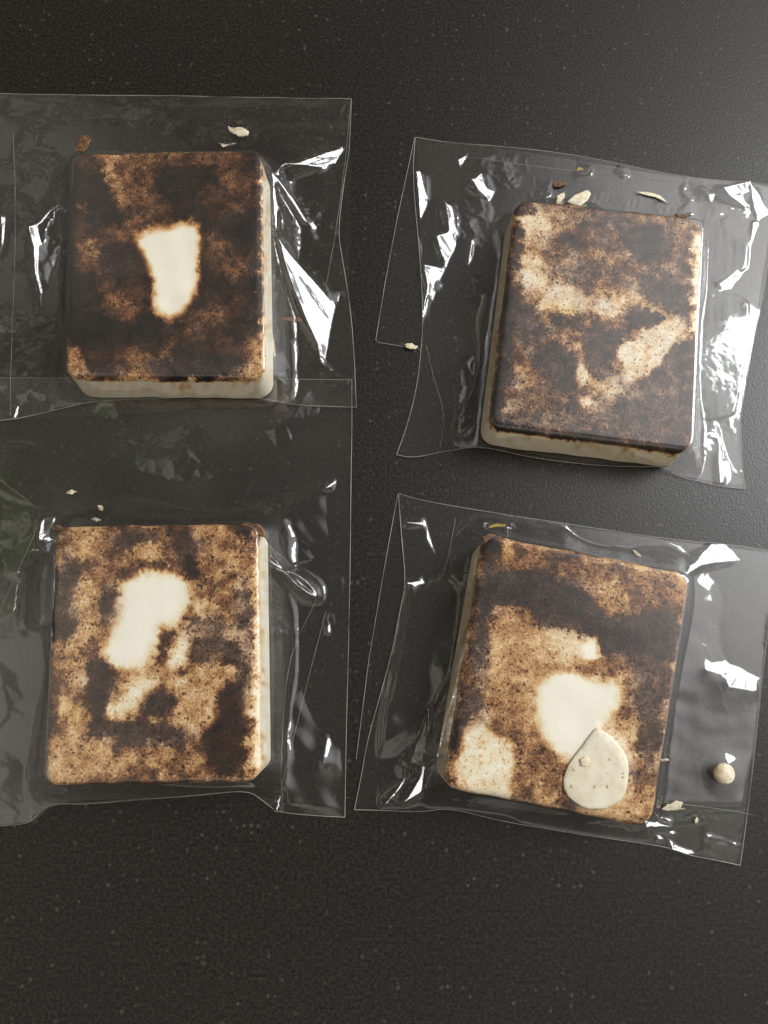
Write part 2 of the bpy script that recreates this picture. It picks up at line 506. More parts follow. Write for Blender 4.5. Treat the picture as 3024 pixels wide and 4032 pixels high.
SOAPS = [
    dict(name="soap_bar", mul=0.90, reg=R1, top=[(322, 350), (1142, 334), (1156, 1330), (287, 1326)], base=(1.02, 1.012, 0.2, -0.5),
         ga=(G1a, (240, 580, 1100, 1090)), gb=(G1b, (240, 1080, 1100, 1590)), split=1085, cr=5.0,
         blobs=[(0.98, 12, [(590, 715), (640, 675), (700, 665), (745, 660), (790, 640), (840, 650), (870, 690), (870, 740), (858, 800), (862, 870), (850, 930), (825, 985), (790, 1030), (740, 1048), (690, 1030), (665, 1000), (672, 950), (670, 900), (650, 840), (630, 790), (605, 745)])],
         cool=[(430, 1290, 130, 35), (880, 1270, 280, 60), (1110, 900, 30, 300), (1080, 640, 80, 60), (760, 480, 50, 60), (550, 820, 90, 70)], ochre=[(740, 470, 90, 60)],
         label="darkest brown marbled soap bar with one bootprint-shaped white patch in its middle"),
    dict(name="soap_bar", mul=0.91, lift=0.0, reg=R2, top=[(640, 352), (1392, 432), (1345, 1372), (530, 1268)], base=(1.02, 1.012, -0.4, -0.4),
         ga=(G2a, (1860, 760, 2800, 1320)), gb=(G2b, (1860, 1300, 2800, 1860)), split=1310, cr=5.0,
         blobs=[(0.86, 6, [(1060, 930), (1130, 920), (1200, 850), (1290, 810), (1330, 860), (1270, 930), (1230, 1000), (1180, 1050), (1110, 1060), (1080, 1010), (1050, 970)]),
                (0.82, 14, [(760, 700), (830, 690), (900, 720), (940, 760), (1050, 760), (1060, 800), (1000, 810), (940, 780), (860, 790), (780, 780)]),
                (0.82, 14, [(680, 590), (730, 590), (770, 680), (740, 730), (700, 700)]),
                (0.82, 12, [(690, 430), (760, 420), (770, 470), (710, 480)]),
                (0.86, 10, [(900, 1140), (930, 1140), (950, 1160), (910, 1170)]),
                (0.84, 8, [(895, 920), (920, 930), (915, 990), (935, 1060), (900, 1100), (890, 1040), (905, 980)]),
                (0.30, 12, [(930, 900), (1000, 890), (1050, 920), (1030, 970), (960, 1010), (920, 990), (915, 940)])],
         cool=[(1150, 1180, 260, 130), (680, 850, 110, 100), (880, 630, 90, 60), (1180, 520, 90, 60), (820, 1000, 90, 90), (1240, 680, 120, 90), (640, 1180, 70, 40), (1000, 430, 120, 40), (1000, 900, 100, 50), (760, 1230, 260, 40), (1250, 960, 60, 120)],
         ochre=[(830, 810, 90, 60), (1010, 660, 80, 80)],
         label="cream and brown soap bar with a pale diagonal swirl and greyish dark patches"),
    dict(name="soap_bar", mul=1.0, lift=0.06, gr=1.0, reg=R3, top=[(250, 414), (1128, 402), (1140, 1520), (200, 1540)], base=(0.975, 0.97, 1.6, 0.2),
         ga=(G3a, (160, 2040, 1080, 2600)), gb=(G3b, (160, 2580, 1080, 3140)), split=2590, cr=4.2,
         blobs=[(1.0, 16, [(540, 670), (600, 630), (680, 620), (760, 630), (810, 670), (810, 730), (790, 790), (740, 840), (690, 850), (680, 900), (650, 960), (610, 1010), (550, 1030), (490, 1010), (465, 960), (490, 880), (520, 810), (535, 740)]),
                (0.92, 14, [(770, 900), (820, 890), (825, 950), (790, 1010), (750, 1035), (725, 1010), (745, 960)]),
                (0.92, 18, [(620, 1080), (690, 1090), (600, 1180), (530, 1245), (470, 1240), (500, 1200), (560, 1140)]),
                (0.86, 12, [(845, 745), (880, 745), (875, 800), (850, 795)]),
                (0.20, 12, [(990, 1100), (1050, 1090), (1060, 1250), (1045, 1400), (960, 1480), (900, 1420), (890, 1320), (940, 1250), (950, 1150)]),
                (0.24, 14, [(640, 1150), (720, 1130), (760, 1180), (720, 1230), (640, 1230)])],
         cool=[(300, 700, 60, 200), (430, 1100, 80, 120), (640, 1320, 240, 60), (690, 1190, 70, 60), (820, 500, 80, 80), (560, 470, 90, 50), (1060, 900, 50, 300), (900, 900, 120, 120), (480, 750, 60, 100)],
         ochre=[(980, 1400, 90, 100), (330, 1230, 100, 60)],
         label="speckled tan soap bar with a large soft-edged white patch shaped like a comma"),
    dict(name="soap_bar", mul=1.0, lift=0.06, gr=0.95, reg=R4, top=[(545, 252), (1350, 408), (1196, 1392), (385, 1238)], base=(1.0, 0.97, -1.3, 0.3),
         ga=(G4a, (1720, 2080, 2740, 2680)), gb=(G4b, (1720, 2660, 2740, 3260)), split=2670, cr=4.5,
         blobs=[(1.0, 14, [(770, 850), (830, 800), (900, 795), (950, 830), (1000, 840), (1050, 825), (1080, 860), (1070, 920), (1030, 970), (960, 1050), (890, 1125), (840, 1100), (790, 1040), (765, 960)]),
                (0.99, 7, [(930, 680), (975, 670), (1000, 700), (985, 740), (940, 740)]),
                (0.84, 10, [(820, 650), (880, 640), (915, 680), (890, 740), (860, 700)]),
                (0.90, 12, [(470, 1010), (540, 1000), (600, 1050), (650, 1080), (660, 1160), (640, 1230), (660, 1290), (560, 1270), (450, 1240), (440, 1190), (460, 1100)])],
         cool=[(1180, 660, 200, 120), (580, 470, 90, 100), (1200, 860, 90, 180), (540, 700, 40, 200), (800, 480, 200, 70), (1210, 1050, 70, 140), (500, 960, 80, 80), (900, 600, 160, 60)],
         ochre=[(600, 330, 60, 60)],
         label="soap bar with a heart-shaped white patch and a loose pale flake on its lower corner"),
]

# sharper stains: bar -> (level, softness, cool, zoom frame, outline)
RA, RB = (1860, 760, 1.765), (1860, 1300, 1.765)
RC, RD = (160, 2040, 1.803), (160, 2580, 1.803)
RE, RF = (1720, 2080, 1.6265), (1720, 2660, 1.6265)
RG, RH = (240, 580, 1.929), (240, 1080, 1.929)
MARKS = {
    0: [(.13, 10, 0, RG, [(730, 180), (900, 170), (1160, 160), (1170, 250), (1050, 300), (960, 400), (930, 560), (850, 540), (870, 440), (760, 340), (720, 260)]),
        (.13, 10, 0, RG, [(120, 160), (330, 130), (340, 260), (400, 380), (470, 540), (400, 600), (230, 560), (200, 400), (130, 300)]),
        (.20, 8, .3, RG, [(300, 740), (500, 730), (620, 800), (690, 960), (560, 990), (430, 900), (300, 850)]),
        (.13, 12, .3, RG, [(1180, 560), (1450, 520), (1480, 740), (1330, 760), (1200, 650)]),
        (.12, 16, 0, RH, [(60, 300), (350, 320), (560, 330), (720, 350), (720, 480), (560, 540), (280, 560), (80, 540)]),
        (.42, 14, 0, RH, [(380, 170), (520, 160), (600, 260), (540, 380), (430, 340), (370, 250)]),
        (.52, 10, 0, RG, [(330, 120), (400, 90), (430, 220), (520, 360), (500, 440), (420, 440), (390, 330), (340, 260)]),
        (.02, 4, 0, RH, [(780, 768), (950, 768), (960, 800), (880, 805)]), (.02, 4, 0, RH, [(1020, 770), (1150, 776), (1140, 812), (1040, 810)]),
        (.62, 8, 0, RH, [(50, 570), (140, 590), (200, 700), (200, 770), (60, 760)]),
        (.66, 9, 0, RH, [(1450, 520), (1530, 480), (1540, 800), (1380, 830), (1370, 730), (1460, 640)])],
    1: [(.20, 6, .7, RA, [(1040, 270), (1100, 240), (1180, 250), (1290, 260), (1310, 330), (1300, 400), (1240, 470), (1160, 480), (1100, 400), (1050, 340)]),
        (.30, 8, .8, RA, [(1150, 620), (1250, 600), (1380, 680), (1500, 650), (1490, 860), (1400, 800), (1280, 760), (1150, 700)]),
        (.36, 9, .8, RB, [(1200, 310), (1310, 240), (1380, 120), (1500, 60), (1510, 500), (1480, 740), (1100, 740), (1000, 560), (1080, 420)]),
        (.28, 9, .4, RB, [(440, 150), (560, 100), (680, 120), (710, 200), (720, 330), (730, 400), (640, 420), (520, 360), (430, 280)]),
        (.33, 8, .9, RA, [(290, 770), (360, 740), (450, 860), (490, 988), (250, 988), (270, 880)]),
        (.45, 9, .9, RA, [(590, 500), (700, 480), (790, 520), (820, 680), (760, 690), (720, 600), (620, 600)]),
        (.25, 7, .2, RA, [(630, 280), (700, 270), (710, 330), (660, 350)]),
        (.36, 7, .9, RA, [(900, 170), (1040, 190), (1150, 220), (1040, 270), (930, 250)]),
        (.66, 5, 0, RA, [(1130, 740), (1200, 760), (1330, 820), (1450, 880), (1440, 910), (1300, 850), (1180, 790)]),
        (.18, 5, .2, RA, [(1090, 830), (1180, 810), (1290, 840), (1340, 880), (1330, 915), (1230, 890), (1150, 930), (1070, 960)]),
        (.30, 5, .2, RB, [(770, 150), (830, 80), (930, 60), (1020, 90), (1000, 150), (1000, 200), (900, 240), (800, 290), (765, 220)]),
        (.60, 5, 0, RB, [(790, 230), (850, 180), (890, 195), (820, 262)]),
        (.85, 6, 0, RB, [(720, 290), (770, 280), (800, 320), (790, 370), (740, 360)]), (.84, 5, 0, RB, [(765, 470), (800, 455), (838, 500), (770, 522)]),
        (.62, 5, 0, RB, [(540, 30), (600, 60), (700, 110), (760, 80), (790, 90), (760, 130), (720, 150), (690, 130), (600, 95), (550, 60)]),
        (.72, 8, 0, RB, [(820, 330), (900, 380), (1000, 370), (1100, 390), (1050, 440), (950, 450), (870, 440), (810, 370)]),
        (.10, 5, 0, RB, [(190, 0), (245, 0), (240, 120), (215, 260), (205, 400), (160, 620), (125, 600), (150, 420), (180, 180)]),
        (.08, 5, 0, RB, [(120, 640), (180, 630), (300, 670), (450, 695), (450, 730), (300, 700), (150, 690)]),
        (.08, 5, 0, RB, [(540, 720), (600, 730), (700, 740), (960, 750), (950, 775), (720, 765), (560, 750)]),
        (.15, 6, 0, RB, [(1100, 790), (1200, 800), (1350, 780), (1480, 800), (1450, 850), (1390, 870), (1300, 820), (1190, 830)])],
    2: [(.30, 8, .2, RC, [(560, 380), (700, 320), (900, 325), (1010, 370), (1050, 440), (900, 375), (760, 350), (640, 420), (560, 480)]),
        (.28, 6, .5, RC, [(530, 130), (620, 100), (840, 110), (850, 160), (700, 180), (640, 230), (580, 250), (540, 200)]),
        (.25, 6, .4, RC, [(940, 90), (1050, 80), (1060, 170), (1140, 220), (1080, 250), (950, 230)]),
        (.22, 6, .3, RC, [(1035, 260), (1085, 270), (1130, 400), (1080, 430), (1040, 340)]),
        (.30, 8, .6, RC, [(170, 330), (260, 310), (300, 380), (240, 460), (240, 560), (130, 580), (140, 400)]),
        (.27, 7, .4, RC, [(100, 700), (200, 720), (270, 780), (180, 860), (110, 840)]),
        (.28, 8, .6, RC, [(410, 600), (520, 510), (560, 530), (480, 640), (420, 680)]),
        (.33, 10, .5, RC, [(1060, 880), (1150, 840), (1250, 860), (1350, 900), (1380, 985), (1040, 985)]),
        (.24, 7, .4, RD, [(320, 60), (440, 30), (550, 110), (480, 220), (440, 420), (380, 450), (300, 300), (340, 180)]),
        (.30, 7, .7, RD, [(350, 500), (600, 480), (850, 490), (1000, 540), (1020, 680), (940, 640), (800, 580), (640, 640), (500, 680), (540, 580), (380, 550)]),
        (.66, 10, 0, RD, [(950, 180), (1100, 120), (1380, 80), (1400, 140), (1250, 230), (1180, 330), (1280, 440), (1120, 520), (950, 480), (960, 350), (1080, 270)]),
        (.66, 12, 0, RD, [(60, 620), (200, 600), (400, 680), (420, 800), (250, 860), (60, 880), (40, 760)]),
        (.66, 8, 0, RC, [(660, 200), (850, 180), (880, 280), (760, 300), (640, 290)]),
        (.66, 8, 0, RC, [(250, 480), (360, 450), (400, 560), (330, 640), (240, 620)]),
        (.18, 5, .4, RD, [(1410, 500), (1500, 510), (1490, 560), (1410, 570)]),
        (.12, 5, 0, RC, [(1380, 80), (1470, 60), (1480, 120), (1410, 110)])],
    3: [(.24, 7, .6, RE, [(470, 270), (700, 280), (760, 350), (920, 380), (980, 440), (1050, 550), (1150, 600), (1250, 560), (1540, 550), (1530, 850), (1350, 830), (1200, 780), (1060, 800), (1030, 710), (880, 650), (700, 620), (640, 560), (560, 500), (330, 480), (330, 300)]),
        (.08, 5, .2, RE, [(310, 80), (400, 70), (410, 160), (340, 150)]),
        (.64, 14, 0, RE, [(420, 620), (700, 650), (740, 800), (800, 940), (600, 976), (400, 900), (380, 740)]),
        (.52, 10, 0, RE, [(700, 880), (900, 870), (1150, 860), (1180, 920), (1000, 940), (800, 920)]),
        (.15, 6, 0, RF, [(100, 400), (160, 390), (150, 480), (110, 520)]), (.25, 6, 0, RF, [(60, 600), (140, 690), (150, 730), (70, 680)]),
        (.34, 9, .8, RF, [(1250, 100), (1480, 40), (1470, 130), (1400, 300), (1300, 260)]),
        (.34, 9, .6, RF, [(1300, 260), (1450, 300), (1420, 500), (1270, 480)]),
        (.36, 9, .3, RF, [(1250, 640), (1400, 630), (1390, 700), (1270, 700)])],
}


def rounded_outline(poly, r, n):
    """poly: convex, points in order; returns n points, normals outward"""
    P = np.asarray(poly, float); m = len(P); c = P.mean(0)
    area2 = sum(P[i][0] * P[(i + 1) % m][1] - P[(i + 1) % m][0] * P[i][1] for i in range(m))
    if area2 < 0: P = P[::-1]
    pts = []
    for i in range(m):
        a, b, d = P[i - 1], P[i], P[(i + 1) % m]
        u = (a - b) / np.linalg.norm(a - b); w = (d - b) / np.linalg.norm(d - b)
        half = math.acos(np.clip(u @ w, -1, 1)) / 2
        t = r / math.tan(half)
        cen = b + (u + w) / np.linalg.norm(u + w) * (r / math.sin(half))
        p0, p1 = b + u * t, b + w * t
        a0 = math.atan2(*(p0 - cen)[::-1]); a1 = math.atan2(*(p1 - cen)[::-1])
        while a1 < a0: a1 += 2 * math.pi
        for k in range(13):
            aa = a0 + (a1 - a0) * k / 12
            pts.append(cen + r * np.array([math.cos(aa), math.sin(aa)]))
    pts = np.array(pts)
    cl = np.vstack([pts, pts[:1]])
    L = np.concatenate([[0], np.cumsum(np.linalg.norm(np.diff(cl, axis=0), axis=1))])
    s = np.linspace(0, L[-1], n, endpoint=False)
    q = np.stack([np.interp(s, L, cl[:, 0]), np.interp(s, L, cl[:, 1])], -1)
    tn = np.roll(q, -1, 0) - np.roll(q, 1, 0); tn /= np.linalg.norm(tn, axis=1)[:, None]
    return q, np.stack([tn[:, 1], -tn[:, 0]], -1)


def build_soap(S, seed):
    h = HS; bev = 2.3 * MM
    P = unproject(Z(S['reg'], S['top']), h - bev)
    S['world_top'] = P
    n = 620
    out, nor = rounded_outline(P, S['cr'] * MM, n)
    c = out.mean(0)
    rings = []
    inner = out - nor * bev
    for k in range(1, 86):
        rings.append(np.column_stack([c + (inner - c) * (k / 85), np.full(n, h)]))
    for k in range(1, 9):
        a = k / 8 * math.pi / 2
        rings.append(np.column_stack([out - nor * bev * (1 - math.sin(a)), np.full(n, h - bev * (1 - math.cos(a)))]))
    sx, sy, ox, oy = S['base']
    baseo = c + (out - c) * np.array([sx, sy]) + np.array([ox, oy]) * MM
    for k in range(1, 31):
        t = k / 30
        rings.append(np.column_stack([out * (1 - t) + baseo * t, np.full(n, (h - bev) * (1 - t) + 1.2 * MM * t)]))
    b2 = baseo - nor * 1.2 * MM
    rings.append(np.column_stack([(baseo + b2) / 2, np.full(n, 0.75 * MM)]))
    rings.append(np.column_stack([b2, np.full(n, 0.5 * MM)]))
    V = np.vstack([np.array([[c[0], c[1], h]])] + rings + [np.array([[c[0], c[1], 0.5 * MM]])])
    # uneven surface
    dz = wave_noise(V[:, 0], V[:, 1], 14 * MM, seed) * 0.07 * MM
    V[:, 2] += dz * smooth(0.3 * h, h, V[:, 2])
    wob = wave_noise(V[:, 0] + V[:, 2] * 0.3, V[:, 1], 16 * MM, seed + 2) * 0.14 * MM
    V[:, 0] += wob * smooth(0.05 * h, 0.5 * h, V[:, 2]) * 0.7
    V[:, 1] += wave_noise(V[:, 0], V[:, 1] + V[:, 2] * 0.3, 16 * MM, seed + 3) * 0.12 * MM
    nr = len(rings)
    F = []
    j = np.arange(n); j2 = (j + 1) % n
    tri_top = np.stack([np.zeros(n, int), 1 + j, 1 + j2, 1 + j2], -1)
    quads = []
    for k in range(nr - 1):
        a = 1 + k * n; b_ = a + n
        quads.append(np.stack([a + j, b_ + j, b_ + j2, a + j2], -1))
    quads = np.vstack(quads)
    last = 1 + (nr - 1) * n; e = len(V) - 1
    faces = [list(q[:3]) for q in tri_top.tolist()] + quads.tolist() + [[int(last + a), e, int(last + b_)] for a, b_ in zip(j, j2)]
    # tone painted from the bar's own pattern
    px, py = project(V[:, 0], V[:, 1], V[:, 2])
    wx = wave_noise(px, py, 60, seed + 5) * 7 + wave_noise(px, py, 20, seed + 6) * 5
    wy = wave_noise(px, py, 60, seed + 7) * 7 + wave_noise(px, py, 20, seed + 8) * 5
    qx, qy = px + wx, py + wy
    ta = grid_sample(S['ga'][0], S['ga'][1], qx, qy); tb = grid_sample(S['gb'][0], S['gb'][1], qx, qy)
    m = smooth(S['split'] - 12, S['split'] + 12, qy)
    tone = (ta * (1 - m) + tb * m) / 9.0
    # sides: cream with brown streaks
    side = smooth(h - bev * 0.5, h - bev * 1.6, V[:, 2])
    tone = tone * (1 - side) + (0.93 + 0.03 * wave_noise(px, py, 70, seed + 9) - 0.17 * smooth(-0.2, 1.8, wave_noise(px, py, 190, seed + 40) + 0.5 * wave_noise(px, py, 45, seed + 41)) * smooth(0.05, 0.8, V[:, 2] / h)) * side
    tone = (np.where(tone < 0.75, tone * S.get('mul', 1.0), tone) + S.get('lift', 0) * smooth(0.36, 0.5, tone) * smooth(0.86, 0.72, tone)) * (1 - side) + tone * side
    rx_ = px + wave_noise(px, py, 38, seed + 15) * 6 + wave_noise(px, py, 15, seed + 16) * 3.5
    ry_ = py + wave_noise(px, py, 38, seed + 17) * 6 + wave_noise(px, py, 15, seed + 18) * 3.5
    mcool = np.zeros(len(V)); mset = np.zeros(len(V))
    for lv, soft, cl, rg, poly in MARKS[SOAPS.index(S)]:
        k = smooth(soft * 1.5, -soft * 1.5, sdist(Z(rg, poly), rx_, ry_)) * (0.85 - 0.3 * side)
        tone = tone * (1 - k) + lv * k
        mcool = mcool * (1 - k) + cl * k; mset = mset * (1 - k) + k
    grain = 0.20 + S.get('gr', 1.0) * np.exp(-((tone - 0.52) / 0.27) ** 2)
    grain = np.maximum(grain, 0.62 * smooth(0.55, 0.35, tone))
    grain *= 1 - 0.6 * side
    bx, by = px + wave_noise(px, py, 60, seed + 11) * 2.5, py + wave_noise(px, py, 60, seed + 13) * 2.5
    for lv, soft, poly in S['blobs']:
        sd = sdist(Z(S['reg'], poly), bx, by)
        k = smooth(soft * 2.0, -soft * 2.2, sd)
        tone = tone * (1 - k) + lv * k
        grain *= 1 - (0.6 if lv > 0.95 else 0.0) * smooth(soft * 2.6, 0, sd)
        grain = grain * (1 - k) + (0.10 if lv > 0.95 else 0.55) * k
    cool = np.zeros(len(V)); och = np.zeros(len(V))
    for lst, arr in ((S['cool'], cool), (S['ochre'], och)):
        for ex, ey, rx, ry in lst:
            (cx, cy), = Z(S['reg'], [(ex, ey)])
            d = np.hypot((qx - cx) / (rx / S['reg'][2]), (qy - cy) / (ry / S['reg'][2]))
            np.maximum(arr, smooth(1.25, 0.55, d) * (1 - side), out=arr)
    cool = cool * (1 - mset) * 0.7 + mcool * mset
    if S['reg'] is R2:
        cool = np.maximum(cool, (0.30 + 0.22 * wave_noise(px, py, 160, seed + 30)) * (1 - side))
        grain = grain + 0.22 * (1 - side)
    o = mesh_obj(S['name'], V, faces, M_SOAP, None, True, dict(tone=tone, grain=grain, cool=cool, ochre=och))
    tag(o, S['label'], "soap bar", "marbled soap bars in clear bags")
    S['obj'] = o
    return o


for i, S in enumerate(SOAPS):
    build_soap(S, 100 + i * 20)


# ------------------------------------------------------------------ bags
def W(*polys): return [('W', p) for p in polys]


